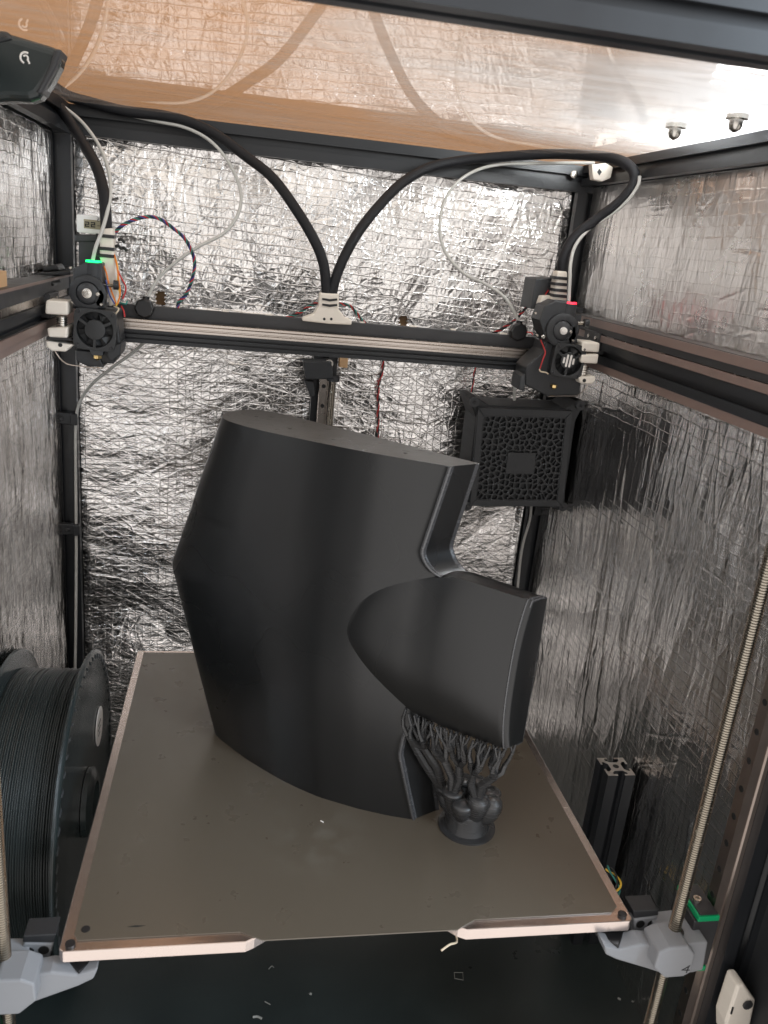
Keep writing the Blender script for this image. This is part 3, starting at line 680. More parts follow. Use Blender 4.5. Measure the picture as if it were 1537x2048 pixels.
for k in range(60):
    a = 2*math.pi*k/60; r0, r1 = 141.5, 146.5
    mb = MB(); c, s = math.cos(a), math.sin(a); c2, s2 = math.cos(a+.035), math.sin(a+.035)
    mb.add([(-27.3, SC0[0]+r0*c, SC0[1]+r0*s), (-27.3, SC0[0]+r1*c2, SC0[1]+r1*s2), (-26.6, SC0[0]+(r1)*math.cos(a+.05), SC0[1]+r1*math.sin(a+.05)), (-26.6, SC0[0]+r0*math.cos(a+.02), SC0[1]+r0*math.sin(a+.02)),
            (-28.6, SC0[0]+r0*c, SC0[1]+r0*s), (-28.6, SC0[0]+r1*c2, SC0[1]+r1*s2), (-28.6, SC0[0]+(r1)*math.cos(a+.05), SC0[1]+r1*math.sin(a+.05)), (-28.6, SC0[0]+r0*math.cos(a+.02), SC0[1]+r0*math.sin(a+.02))],
           [(0, 1, 2, 3), (0, 4, 5, 1), (1, 5, 6, 2), (2, 6, 7, 3), (3, 7, 4, 0)])
    mb.build("grip_rib", 'grey_box', fl)
lb = at(201, 1452, x=-27.5)
MB().cyl((-28.8, lb[1], lb[2]), (-28.2, lb[1], lb[2]), 21, n=36).build("round_label", 'label', sp)
for j in range(3):
    MB().box(-28.3, -27.9, lb[1]-8, lb[1]+7-3*j, lb[2]+4-j*6, lb[2]+5.2-j*6).build("label_print", 'ink', sp)

# ------------------------------------------------------------------ toolheads
def screw_head(parent, p, r=2.0, m='bolt', name="screw"):
    return MB().lathe([(0, r), (1.2, r), (1.8, r*.7), (1.8, .4), (1.0, .3)], (p[0], p[1]+.5, p[2]), (0, -1, 0), 12).build(name, m, parent, smooth=True)
def fan(parent, c, half, tilt, y0, dep, sticker):
    T = Matrix.Translation(Vector((c[0], 0, c[2]))) @ Matrix.Rotation(tilt, 4, 'Y')
    n = 64; rh = half*0.86; mb = MB(); mb.M = T
    outer = []
    for i in range(n):
        t = 2*math.pi*i/n; ct, st = math.cos(t), math.sin(t); k = (abs(ct)**7+abs(st)**7)**(-1/7); outer.append((half*k*ct, half*k*st))
    inner = [(rh*math.cos(2*math.pi*i/n), rh*math.sin(2*math.pi*i/n)) for i in range(n)]
    vs = [(a, y0, b) for a, b in outer]+[(a, y0, b) for a, b in inner]+[(a, y0+dep, b) for a, b in outer]+[(a, y0+dep, b) for a, b in inner]
    fs = []
    for i in range(n):
        j = (i+1) % n
        fs += [(i, j, n+j, n+i), (2*n+i, 3*n+i, 3*n+j, 2*n+j), (i, 2*n+i, 2*n+j, j), (n+i, n+j, 3*n+j, 3*n+i)]
    mb.add(vs, fs); f = mb.build("fan", 'fan', parent, bevel=0.4)
    hb = MB(); hb.M = T; hb.lathe([(0, half*.5), (-1, half*.48), (-1.3, half*.44)], (0, y0+1.6, 0), (0, 1, 0), 32); hb.build("fan_hub", 'fan', f, smooth=True)
    for a in (90+180, 30, 150):
        sb = MB(); a = math.radians(a); sb.M = T @ Matrix.Rotation(-a, 4, 'Y'); sb.box(half*.42, half*.9, y0+.6, y0+2.8, -1.3, 1.3); sb.build("strut", 'fan', f)
    for k in range(7):
        a = 2*math.pi*k/7+.3; bb = MB(); vs = []
        for r in (half*.46, half*.82):
            for d, y in ((-.28, y0+3.4), (.28, y0+8.2)):
                vs.append((r*math.cos(a+d), y, r*math.sin(a+d))); vs.append((r*math.cos(a+d), y+.6, r*math.sin(a+d)))
        bb.M = T; bb.add(vs, [(0, 2, 6, 4), (1, 5, 7, 3), (0, 4, 5, 1), (2, 3, 7, 6), (4, 6, 7, 5), (0, 1, 3, 2)]); bb.build("blade", 'fan', f)
    for sx in (-1, 1):
        for sz in (-1, 1):
            q = T @ Vector((sx*half*.80, y0, sz*half*.80)); screw_head(f, q, 1.5, 'dark_trim')
    if sticker:
        for x, h in ((-6.0, 3.6), (-2.1, 7.4), (2.1, 7.4), (6.0, 3.6)):
            x *= half/20; h *= half/20
            st = MB(); st.M = T; st.prism(rrect(x, 0, 1.1, h, 1.0, 4), 'y', y0+.0, y0+.25); st.build("logo_bar", 'label', f)
    return f

def ties(parent, pts, wx, wy):
    for (x, y, z) in pts:
        MB().prism(rrect(x, y, wx, wy, 2.5), 'z', z-1.6, z+1.6).build("cable_tie", 'tie', parent, bevel=.4)

YT = 385
# --- left
tl = thing("toolhead", "left toolhead with a green light ring, plain black fan and coloured wires", "toolhead", (-38, 400, 330), "two toolheads on the gantry beam")
c = at(190, 660, y=YT); fan(tl, c, 20, math.radians(3), YT, 10, False)
MB().prism(poly_at([(150, 618), (234, 622), (243, 700), (228, 728), (168, 722), (150, 700)], y=YT+11), 'y', YT+10.2, YT+48).build("body", 'black_plastic', tl, bevel=1.5)
MB().prism(poly_at([(147, 537), (172, 524), (205, 526), (205, 612), (212, 616), (180, 622), (155, 606), (146, 580)], y=YT+8), 'y', YT+8, YT+38).build("extruder_housing", 'grey_box', tl, bevel=1.5)
q = at(176, 586, y=YT+4); ring = MB().lathe([(0, 17), (5, 17), (6, 15.5), (6, 11), (4, 10), (0, 10)], (q[0], YT+8, q[2]), (0, -1, 0), 48, closed=True).build("gear_cover", 'black_plastic', tl, smooth=True)
MB().lathe([(0, 10), (3, 10), (5, 7), (5, 3), (7, 2.6), (7, .3)], (q[0], YT+6, q[2]), (0, -1, 0), 36).build("gear_hub", 'dark_trim', tl, smooth=True)
MB().lathe([(0, 5), (2.5, 4.6), (2.8, 2.2), (4.2, 2), (4.2, .2)], (q[0], YT+1, q[2]), (0, -1, 0), 24).build("bearing", 'bolt', tl, smooth=True)
MB().prism(poly_at([(190, 583), (203, 578), (210, 590), (209, 614), (194, 613), (188, 598)], y=YT+2), 'y', YT+2, YT+9).build("latch_plate", 'black_plastic', tl, bevel=.8)
screw_head(tl, at(196, 589, y=YT+1.5), 2.0); screw_head(tl, at(203, 609, y=YT+1.5), 1.6); screw_head(tl, at(147, 603, y=YT+6), 2.2); screw_head(tl, at(142, 536, y=YT+15), 1.6)
q = at(188, 540, y=YT+14); z0, z1 = at(188, 566, y=YT+14)[2], at(188, 525, y=YT+14)[2]
MB().lathe([(0, 7.2), (1, 8), (z1-z0-1, 8), (z1-z0, 7.2)], (q[0], YT+14, z0), (0, 0, 1), 28).build("filament_sensor", 'black_plastic', tl, smooth=True)
MB().lathe([(0, 7.6), (0, 4.0), (1.7, 3.8), (1.7, 7.2)], (q[0], YT+14, z1+.2), (0, 0, 1), 28, closed=True).build("light_ring", 'led_green', tl, smooth=True)
MB().prism(poly_at([(157, 478), (206, 480), (206, 535), (158, 535)], y=430), 'y', 430, 470).build("motor", 'grey_box', tl, bevel=1)
MB().prism(poly_at([(150, 469), (207, 470), (207, 483), (150, 484)], y=428), 'y', 428, 472).build("motor_cap", 'grey_box', tl, bevel=1)
sr = MB().prism(poly_at([(200, 458), (226, 456), (229, 512), (238, 560), (236, 608), (218, 614), (212, 560), (199, 515)], y=408), 'y', 408, 424).build("strain_relief", 'white_plastic', tl, bevel=2)
for py in (472, 497, 511): q = at(213, py, y=416); ties(sr, [(q[0], 416, q[2])], 8.5, 10)
MB().box(*(lambda a, b: (a[0], b[0], 400, 406, b[2], a[2]))(at(197, 543, y=400), at(208, 575, y=400))).build("lever", 'black_plastic', tl, bevel=.6)
a, b = at(206, 570, y=398), at(230, 570, y=398)
sc_ = MB(); sc_.cyl(a, b, 1.2, n=10)
for i in range(7): sc_.lathe([(0, 1.5), (.5, 2.1), (1, 1.5)], (a[0]+4+i*1.1, a[1], a[2]), (1, 0, 0), 10)
sc_.build("spring_screw", 'screw', tl, smooth=True)
MB().cyl((b[0]-1, b[1], b[2]), (b[0]+4, b[1], b[2]), 4.6, n=12).build("thumb_nut", 'black_plastic', tl, smooth=True)
MB().prism(poly_at([(152, 700), (196, 704), (208, 735), (175, 733), (153, 722)], y=YT+6), 'y', YT+6, YT+34).build("heater_block", 'black_plastic', tl, bevel=1)
MB().prism(poly_at([(214, 694), (243, 686), (240, 712), (222, 724), (214, 712)], y=YT+2), 'y', YT+2, YT+40).build("cooling_duct", 'black_plastic', tl, bevel=1.5)
MB().prism(poly_at([(178, 698), (208, 698), (206, 712), (184, 712)], y=YT+1), 'y', YT+1, YT+20).build("nozzle_shroud", 'grey_box', tl, bevel=1)
q = at(195, 716, y=YT+2); MB().lathe([(0, 4.2), (3, 4.2), (3.2, 3), (5, 1)], (q[0], YT+4, q[2]+2.5), (0, 0, -1), 6).build("nozzle", 'brass', tl)
# loose wires of the left toolhead
for m_, pp in (('orange', [(205, 526, 405), (213, 545, 400), (219, 570, 398), (230, 600, 396), (233, 612, 395)]), ('yellow', [(229, 510, 412), (236, 535, 404), (236, 570, 398), (240, 590, 396), (233, 612, 394)]),
               ('red', [(230, 512, 412), (238, 545, 402), (252, 575, 398), (246, 598, 396)]), ('orange', [(228, 505, 412), (234, 530, 404), (238, 560, 398), (241, 585, 396), (236, 608, 394)]),
               ('blue', [(212, 560, 398), (220, 590, 395), (230, 608, 394)]), ('red', [(243, 612, 398), (248, 622, 394), (250, 634, 392)]), ('pale', [(228, 612, 396), (238, 618, 392), (230, 630, 390)]), ('teal', [(240, 605, 398), (252, 608, 394), (255, 602, 396)])):
    MB().tube(path(*pp), 0.75, 6).build("wire", m_, tl, smooth=True)
for px, py in ((238, 480), (232, 493), (243, 497)):
    q = at(px, py, y=416); MB().tube([q, q+np.array((3, -2, 1)), q+np.array((6, -3, -2))], 1.6, 6, smooth=2).build("tie_end", 'tie', tl)

# --- belt blocks either side
def belt_block(label, name_y, blocks, bearing, wire_px, hole, tie_px=None):
    q = at(*blocks[0][0], y=name_y); t = thing("belt_block", label, "belt block", (q[0]+8, name_y+10, q[2]), "cream belt blocks on the gantry ends")
    for b in blocks:
        MB().prism(poly_at(b, y=name_y), 'y', name_y, name_y+26).build("block", 'white_plastic', t, bevel=1.8)
    a, b = at(*bearing[0], y=name_y+10), at(*bearing[1], y=name_y+10); n = 5; mb = MB(); h = (a[2]-b[2])/n
    for i in range(n): mb.lathe([(0, 4.6), (.3, 5.4), (h-.9, 5.4), (h-.6, 4.6), (h, 4.4)], (a[0], a[1], b[2]+i*h), (0, 0, 1), 20)
    mb.build("bearing_stack", 'bolt', t, smooth=True)
    if tie_px: MB().prism(poly_at(tie_px, y=name_y-.8), 'y', name_y-.8, name_y+27).build("gasket", 'tie', t)
    h = at(*hole, y=name_y); MB().cyl((h[0], name_y-.3, h[2]), (h[0], name_y+.3, h[2]), 2.0, n=14).build("screw_hole", 'ink', t)
    MB().tube([tuple(at(*w, y=yy)) for *w, yy in wire_px], .7, 6, smooth=2).build("bent_wire", 'steel', t, smooth=True)
    return t
belt_block("cream belt block left of the left toolhead with a bent wire below", 384,
           [[(92, 600), (136, 603), (136, 631), (90, 628)], [(94, 656), (136, 654), (135, 677), (97, 675)], [(92, 681), (148, 690), (135, 700), (133, 704), (104, 702), (93, 694)]],
           ((124, 632), (124, 654)), [(111, 702, 390), (120, 716, 390), (135, 728, 388), (160, 732, 386), (206, 737, 385)], (121, 690), [(93, 674), (143, 677), (143, 681), (93, 679)])
belt_block("cream belt block right of the right toolhead with a spring and bent wire", 384,
           [[(1165, 683), (1201, 686), (1199, 705), (1164, 703)], [(1164, 709), (1199, 708), (1196, 728), (1162, 726)], [(1157, 754), (1192, 752), (1192, 762), (1184, 769), (1160, 767)]],
           ((1168, 729), (1165, 753)), [(1176, 769, 386), (1170, 779, 386), (1155, 791, 385), (1130, 792, 385), (1096, 793, 385)], (1169, 761))

# --- right toolhead
tr_ = thing("toolhead", "right toolhead with a red light ring and four white bars on its fan", "toolhead", (440, 400, 330), "two toolheads on the gantry beam")
c = at(1138, 722, y=YT); fan(tr_, c, 18.2, math.radians(4), YT, 10, True)
MB().prism(poly_at([(1092, 684), (1168, 690), (1160, 790), (1094, 792), (1050, 770), (1052, 735), (1088, 700)], y=YT+11), 'y', YT+10.2, YT+48).build("body", 'black_plastic', tr_, bevel=1.5)
MB().prism(poly_at([(1090, 612), (1112, 601), (1150, 604), (1152, 684), (1096, 686), (1086, 660), (1080, 640)], y=YT+8), 'y', YT+8, YT+38).build("extruder_housing", 'grey_box', tr_, bevel=1.5)
q = at(1125, 661, y=YT+4); MB().lathe([(0, 18), (5, 18), (6, 16.5), (6, 11), (4, 10), (0, 10)], (q[0], YT+8, q[2]), (0, -1, 0), 48, closed=True).build("gear_cover", 'black_plastic', tr_, smooth=True)
MB().lathe([(0, 10), (3, 10), (5, 7), (5, 3), (7, 2.6), (7, .3)], (q[0], YT+6, q[2]), (0, -1, 0), 36).build("gear_hub", 'dark_trim', tr_, smooth=True)
MB().lathe([(0, 4), (2.5, 3.8), (2.8, 2.2), (3.6, 2), (3.6, .2)], (q[0], YT+1, q[2]), (0, -1, 0), 24).build("bearing", 'label', tr_, smooth=True)
MB().prism(poly_at([(1136, 654), (1152, 652), (1156, 686), (1140, 688), (1133, 672)], y=YT+2), 'y', YT+2, YT+9).build("latch_plate", 'black_plastic', tr_, bevel=.8)
for px, py, r in ((1142, 664, 1.7), (1146, 681, 1.6), (1087, 674, 2.2), (1075, 671, 1.6), (1072, 627, 1.6)): screw_head(tr_, at(px, py, y=YT+1.5), r)
q = at(1137, 620, y=YT+14); z0, z1 = at(1137, 646, y=YT+14)[2], at(1137, 607, y=YT+14)[2]
MB().lathe([(0, 7.6), (1, 8.4), (z1-z0-1, 8.4), (z1-z0, 7.6)], (q[0], YT+14, z0), (0, 0, 1), 28).build("filament_sensor", 'black_plastic', tr_, smooth=True)
MB().lathe([(0, 7.9), (0, 4.0), (1.7, 3.8), (1.7, 7.4)], (q[0], YT+14, z1+.2), (0, 0, 1), 28, closed=True).build("light_ring", 'led_red', tr_, smooth=True)
MB().prism(poly_at([(1072, 557), (1112, 556), (1110, 620), (1062, 618)], y=432), 'y', 432, 470).build("motor", 'grey_box', tr_, bevel=1)
sr = MB().prism(poly_at([(1116, 542), (1136, 543), (1135, 604), (1104, 602), (1108, 590)], y=410), 'y', 410, 426).build("strain_relief", 'white_plastic', tr_, bevel=2)
for py in (556, 568, 580, 591): q = at(1121-(py-556)*.1, py, y=418); ties(sr, [(q[0], 418, q[2])], 9.5, 10)
MB().prism(poly_at([(1085, 592), (1102, 591), (1100, 604), (1090, 612), (1082, 640), (1076, 636), (1080, 606)], y=418), 'y', 418, 430).build("connector", 'white_plastic', tr_, bevel=.8)
MB().box(*(lambda a, b: (a[0], b[0], 398, 404, b[2], a[2]))(at(1150, 628, y=398), at(1158, 668, y=398))).build("lever", 'black_plastic', tr_, bevel=.6)
a, b = at(1156, 646, y=398), at(1168, 646, y=398); MB().cyl(a, b, 2, n=10).build("spring_screw", 'screw', tr_, smooth=True)
MB().cyl(b, b+np.array((5, 0, 0)), 4.6, n=12).build("thumb_nut", 'black_plastic', tr_, smooth=True)
q = at(1108, 774, y=YT+8); MB().lathe([(0, 3.6), (3, 3.6), (3.2, 2.6), (5, 1)], (q[0], YT+8, q[2]+2.5), (0, 0, -1), 6).build("nozzle", 'brass', tr_)
MB().prism(poly_at([(1042, 752), (1052, 748), (1050, 782), (1038, 780)], y=YT+4), 'y', YT+4, YT+34).build("cooling_duct", 'grey_box', tr_, bevel=1.5)
for m_, pp in (('red', [(1082, 680, 398), (1088, 695, 394), (1091, 705, 391), (1086, 720, 390), (1080, 738, 390)]), ('pale', [(1079, 738, 390), (1082, 743, 389), (1092, 745, 388), (1097, 748, 388)]),
               ('red', [(1054, 664, 420), (1064, 666, 416), (1066, 670, 414)]), ('red', [(1091, 590, 430), (1098, 580, 426), (1108, 574, 420)])):
    MB().tube(path(*pp), 0.75, 6).build("wire", m_, tr_, smooth=True)

# ------------------------------------------------------------------ cables and tubes
cn = thing("cable_joint", "cream printed cable joint clamping two black cables at the middle of the gantry", "cable joint", (200, 452, 386))
MB().prism(poly_at([(606, 636), (628, 628), (638, 612), (640, 586), (679, 588), (678, 618), (690, 634), (704, 640), (704, 650), (660, 648), (605, 642)], y=447), 'y', 447, 462).build("clamp", 'white_plastic', cn, bevel=1.5)
for py in (598, 609):
    MB().prism(poly_at([(645, py-2), (660, py), (675, py-1), (675, py+3), (660, py+5), (645, py+2)], y=446), 'y', 446, 448).build("slot", 'ink', cn)
for px in (649, 663): q = at(px, 638, y=447); MB().cyl((q[0], 446.6, q[2]), (q[0], 447.3, q[2]), 1.5, n=12).build("screw_hole", 'ink', cn)

def cable(nm, label, pts, r, m_, cat, group=None, n=12, sag=0):
    return tag(MB().tube(path(*pts), r, n, smooth=8).build(nm, m_, None, smooth=True), label, cat, group)
cable("sleeved_cable", "thick black sleeved cable looping from the left toolhead along the back beam to the middle", [(214, 470, 416), (212, 430, 418), (208, 385, 428), (194, 335, 452), (168, 288, 485), (138, 240, 512), (108, 200, 530), (88, 176, 538), (104, 172, 545), (140, 193, 552), (190, 207, 554), (250, 222, 554), (330, 232, 553), (390, 248, 548), (440, 274, 538), (490, 311, 522), (545, 355, 500), (592, 418, 476), (630, 482, 462), (648, 530, 456), (654, 588, 454)], 5.6, 'sleeve', "cable", "thick black sleeved cables")
cable("sleeved_cable", "thick black sleeved cable looping from the right toolhead over the back corner to the middle", [(1124, 546, 418), (1128, 514, 418), (1150, 474, 420), (1192, 440, 416), (1238, 406, 406), (1266, 372, 400), (1268, 344, 402), (1250, 326, 414), (1220, 316, 434), (1170, 310, 464), (1100, 308, 500), (1010, 313, 528), (925, 321, 540), (860, 335, 536), (806, 365, 518), (762, 408, 496), (720, 460, 475), (690, 512, 462), (672, 556, 456), (664, 590, 454)], 5.6, 'sleeve', "cable", "thick black sleeved cables")
cable("white_tube", "white tube rising from the green ringed toolhead to the top left corner", [(186, 520, 399), (192, 495, 400), (205, 460, 405), (216, 420, 415), (222, 380, 430), (216, 335, 452), (198, 290, 478), (165, 245, 505), (125, 212, 525), (90, 192, 535), (70, 184, 540)], 1.8, 'ptfe', "tube", "white feed tubes")
cable("white_tube", "white tube arching over the upper left foil into a black grommet on the gantry", [(200, 213, 562), (250, 228, 560), (310, 242, 555), (370, 255, 548), (420, 281, 538), (458, 325, 525), (481, 380, 510), (478, 425, 498), (450, 465, 488), (400, 492, 478), (355, 522, 470), (318, 556, 464), (298, 590, 460), (292, 612, 458)], 1.8, 'ptfe', "tube", "white feed tubes")
cable("white_tube", "white tube hanging from under the gantry down the left back post", [(288, 686, 470), (265, 706, 485), (225, 735, 510), (185, 768, 535), (160, 805, 552), (152, 850, 556), (152, 950, 557), (153, 1100, 557), (152, 1250, 557), (150, 1380, 557)], 1.8, 'ptfe', "tube", "white feed tubes")
cable("white_tube", "white tube curving from the right toolhead up behind the back corner loop", [(1138, 604, 399), (1140, 560, 402), (1142, 525, 406), (1152, 490, 412), (1180, 457, 416), (1222, 430, 408), (1255, 402, 398), (1276, 372, 392), (1280, 352, 392)], 1.8, 'ptfe', "tube", "white feed tubes")
cable("white_tube", "white tube arching below the back beam at right down to the gantry end", [(1190, 326, 490), (1130, 326, 505), (1060, 327, 520), (1000, 329, 535), (950, 342, 540), (910, 370, 535), (885, 415, 522), (881, 470, 508), (896, 512, 496), (930, 548, 486), (975, 570, 478), (1010, 595, 470), (1032, 630, 464), (1042, 660, 460)], 1.8, 'ptfe', "tube", "white feed tubes")
cable("white_tube", "short straight white tube below the right end of the gantry", [(1031, 736, 470), (1030, 765, 474), (1029, 800, 480)], 1.8, 'ptfe', "tube", "white feed tubes")
cable("white_tube", "white tube running down the right back post under the filter box", [(1064, 1000, 556), (1060, 1040, 557), (1046, 1090, 558), (1038, 1150, 558), (1032, 1230, 558)], 1.8, 'ptfe', "tube", "white feed tubes")
for px, py, lab in ((291, 617, "black round grommet on the gantry near the green ringed toolhead"), (1040, 664, "black round grommet on the gantry beside the red ringed toolhead")):
    q = at(px, py, y=452); t = thing("grommet", lab, "grommet", (q[0], 458, q[2]), "black tube grommets on the gantry")
    MB().lathe([(0, 9), (2, 10.5), (10, 10.5), (12, 9)], (q[0]-1, 462, q[2]), (0, -1, 0), 8).build("nut", 'tie', t, bevel=.6)
    MB().cyl((q[0], 458, q[2]+7), (q[0], 458, q[2]+12), 3.6, n=14).build("collar", 'tie', t, smooth=True)
def twisted(label, pts, cols, r=0.8, amp=1.1, pitch=0.55):
    pp = [Vector(p) for p in path(*pts)]; pp = catmull(pp, 10); q = None; t = None
    t = thing("twisted_wires", label, "wires", tuple(pp[0])); k = len(pp)
    for ci, c_ in enumerate(cols):
        out = []; L = 0
        for j, p in enumerate(pp):
            if j: L += (p-pp[j-1]).length
            d = (pp[min(j+1, k-1)]-pp[max(j-1, 0)]).normalized(); a = d.cross(Vector((0, 1, 0))).normalized(); b = d.cross(a)
            th = L*pitch+2*math.pi*ci/len(cols); out.append(p+amp*(math.cos(th)*a+math.sin(th)*b))
        MB().tube(out, r, 5, smooth=0).build("wire", c_, t, smooth=True)
    return t
twisted("twisted red, blue and black wires looping right of the left toolhead", [(226, 468, 430), (250, 448, 432), (285, 435, 436), (315, 436, 440), (345, 455, 445), (372, 480, 450), (388, 515, 455), (388, 545, 458), (375, 585, 460), (358, 605, 460), (356, 622, 460)], ('red', 'blue', 'blackw', 'teal'), .8, 1.2)
twisted("twisted coloured wires leaving the left side of the cable joint", [(640, 604, 462), (620, 612, 462), (598, 626, 462), (570, 636, 462), (550, 638, 462)], ('red', 'teal', 'blackw'), .7, 1.0)
twisted("twisted coloured wires leaving the right side of the cable joint", [(680, 607, 462), (700, 612, 462), (715, 628, 462), (728, 644, 462), (745, 654, 462)], ('red', 'teal', 'blackw'), .7, 1.0)
twisted("red and black wires hanging down the back foil right of the centre screw", [(768, 715, 572), (766, 740, 572), (758, 770, 572), (757, 800, 572), (757, 840, 572), (756, 880, 572)], ('red', 'blackw'), .9, 1.0, .3)
twisted("short red wires above the filter box", [(952, 730, 560), (948, 755, 560), (944, 785, 556)], ('red', 'blackw'), .8, .9, .3)
twisted("dark wires curving from the foil to the red ringed toolhead", [(975, 672, 470), (1000, 660, 470), (1030, 640, 466), (1055, 612, 455), (1066, 590, 450)], ('red', 'blackw', 'blackw'), .8, 1.0)

# ------------------------------------------------------------------ thermometer
th = thing("thermometer", "small white digital thermometer showing 22 above the left toolhead", "thermometer", (-47, 436, 455))
a = at(153, 428, y=428); b = at(212, 470, y=428); x0, x1, z1, z0 = a[0], b[0]+2, a[2], b[2]
MB().prism(rrect((x0+x1)/2, (z0+z1)/2, (x1-x0)/2, (z1-z0)/2, 2), 'y', 428, 442).build("case", 'white_case', th, bevel=.8)
MB().box(x0+7, x1-3, 427.6, 428.4, z0+4.5, z1-4).build("display", 'lcd', th)
def seg(ch, x, z, w, h, t, par):
    S = {'2': 'abged', '-': 'g', '1': 'bc', '7': 'abc'}[ch]
    R = {'a': (0, w, h-t, h), 'g': (0, w, h/2-t/2, h/2+t/2), 'd': (0, w, 0, t), 'b': (w-t, w, h/2, h), 'c': (w-t, w, 0, h/2), 'f': (0, t, h/2, h), 'e': (0, t, 0, h/2)}
    for k in S:
        q = R[k]; MB().box(x+q[0], x+q[1], 427.25, 427.5, z+q[2], z+q[3]).build("digit_segment", 'ink', par)
seg('2', x0+8, z0+6, 4.2, z1-z0-12, 1.1, th); seg('2', x0+13.6, z0+6, 4.2, z1-z0-12, 1.1, th)
seg('2', x0+19.8, z0+12, 1.8, 3.6, .5, th); seg('-', x0+19.8, z0+6, 2.4, 4, .5, th)
for dz in (4, 10): MB().box(x0+1, x0+4, 427.4, 428.2, z0+dz, z0+dz+3).build("button", 'white_case', th)

# ------------------------------------------------------------------ filter box with voronoi grille
fb = thing("filter_box", "black square filter box with a web patterned grille in the back right corner", "filter box", (452, 515, 170))
YQ = 480
def at2(px, py): q = at(px, py, y=YQ); return float(q[0]), float(q[2])
front = [at2(*p) for p in ((942, 797), (957, 797), (982, 812), (1135, 819), (1160, 806), (1172, 812), (1155, 845), (1135, 985), (1134, 1022), (1120, 1024), (1095, 1012), (955, 1013), (928, 1024), (938, 980), (955, 838))]
inn = [at2(*p) for p in ((968, 832), (1133, 836), (1115, 1002), (953, 1000))]
def quad_uv(a, b):                                                              # bilinear over the grille opening
    A, B, C, D = (np.array(q) for q in inn); return (A*(1-a)+B*a)*(1-b)+(D*(1-a)+C*a)*b
MB().prism(front, 'y', YQ+6, YQ+60).build("housing", 'black_plastic', fb, bevel=1.2)
A = [np.array(q) for q in front]; 
rim = MB()
ii = [np.array(q) for q in inn]; outq = [np.array(at2(*p)) for p in ((957, 815), (1146, 822), (1127, 1014), (940, 1012))]
for k in range(4):
    q = [outq[k], outq[(k+1) % 4], ii[(k+1) % 4], ii[k]]
    rim.prism([tuple(w) for w in q], 'y', YQ, YQ+6.5)
rim.build("front_frame", 'grey_box', fb, bevel=.6)
for px, py in ((951, 805), (1164, 812), (1128, 1015), (936, 1014)):
    q = at(px, py, y=YQ-1); MB().cyl((q[0], YQ+1, q[2]), (q[0], YQ+7, q[2]), 6, n=14).build("corner_boss", 'grey_box', fb, smooth=True); screw_head(fb, (q[0], YQ, q[2]), 2, 'dark_trim')
# voronoi cells by half-plane clipping
rng = np.random.default_rng(5); pts = []
NX, NY = 15, 15
for i in range(NX):
    for j in range(NY): pts.append(((i+rng.uniform(.1, .9))/NX, (j+rng.uniform(.1, .9))/NY))
pts = np.array(pts)
def clip(poly, n, c):
    out = []
    for i in range(len(poly)):
        a, b = poly[i], poly[(i+1) % len(poly)]; da, db = a @ n-c, b @ n-c
        if da <= 0: out.append(a)
        if da*db < 0: out.append(a+(b-a)*da/(da-db))
    return out
gr = MB()
for i, p in enumerate(pts):
    if abs(p[0]-.5) < .17 and abs(p[1]-.55) < .12: continue
    poly = [np.array(q, float) for q in ((0, 0), (1, 0), (1, 1), (0, 1))]
    dist = np.hypot(*(pts-p).T); near = np.argsort(dist)[1:16]
    for j in near:
        n = pts[j]-p; poly = clip(poly, n, n @ (pts[j]+p)/2)
        if len(poly) < 3: break
    if len(poly) < 3: continue
    poly = [q for k2, q in enumerate(poly) if np.hypot(*(q-poly[k2-1])) > 0.003]
    if len(poly) < 3: continue
    c = sum(poly)/len(poly); hole = [c+(q-c)*0.74 for q in poly]; n = len(poly); vs = []
    for ring_, yy in ((poly, YQ+1), (hole, YQ+1), (hole, YQ+4.5)):
        for q in ring_: w = quad_uv(*q); vs.append((w[0], yy, w[1]))
    fs = []
    for k2 in range(n):
        k3 = (k2+1) % n; fs += [(k2, k3, n+k3, n+k2), (n+k2, n+k3, 2*n+k3, 2*n+k2)]
    gr.add(vs, fs)
gr.build("grille", 'grey_box', fb)
q = [tuple(quad_uv(a, b)) for a, b in ((.33, .42), (.68, .42), (.68, .68), (.33, .68))]
MB().prism(q, 'y', YQ+.4, YQ+4).build("centre_plate", 'grey_box', fb, bevel=.5)

# ------------------------------------------------------------------ webcam at the top left, fittings in the corners
wc = thing("webcam", "black curved webcam with a white swirl mark at the top left", "webcam", (-55, 240, 560))
YW = 235
def W2(px, py): q = at(px, py, y=YW); return float(q[0]), float(q[2])
body = [W2(*p) for p in ((-30, 78), (0, 64), (20, 66), (60, 78), (100, 90), (125, 100), (118, 130), (100, 165), (78, 196), (60, 202), (20, 200), (-30, 205))]
MB().prism(body, 'y', YW, YW+24).build("body", 'spool', wc, bevel=6, seg=4)
face = [W2(*p) for p in ((112, 98), (126, 101), (112, 140), (84, 190), (74, 186), (98, 140))]
MB().prism(face, 'y', YW-3, YW+21).build("lens_bezel", 'dark_trim', wc, bevel=2, seg=3)
MB().prism([W2(*p) for p in ((-30, 60), (16, 62), (30, 80), (-30, 95))], 'y', YW-2, YW+30).build("mount", 'black_plastic', wc, bevel=3)
cx, cz = W2(52, 116); k = 6.2
def arc(r, a0, a1, sx=1): return [(cx+sx*r*math.cos(math.radians(a0+(a1-a0)*i/14)), YW-.3, cz+r*math.sin(math.radians(a0+(a1-a0)*i/14))) for i in range(15)]
MB().tube(arc(3.6, 60, 250), .75, 6, smooth=0).build("swirl_mark", 'label', wc, smooth=True)
MB().tube(arc(1.6, 150, -40)+[(cx+2.2, YW-.3, cz-2.6), (cx+2.4, YW-.3, cz-3.6)], .65, 6, smooth=0).build("swirl_mark", 'label', wc, smooth=True)
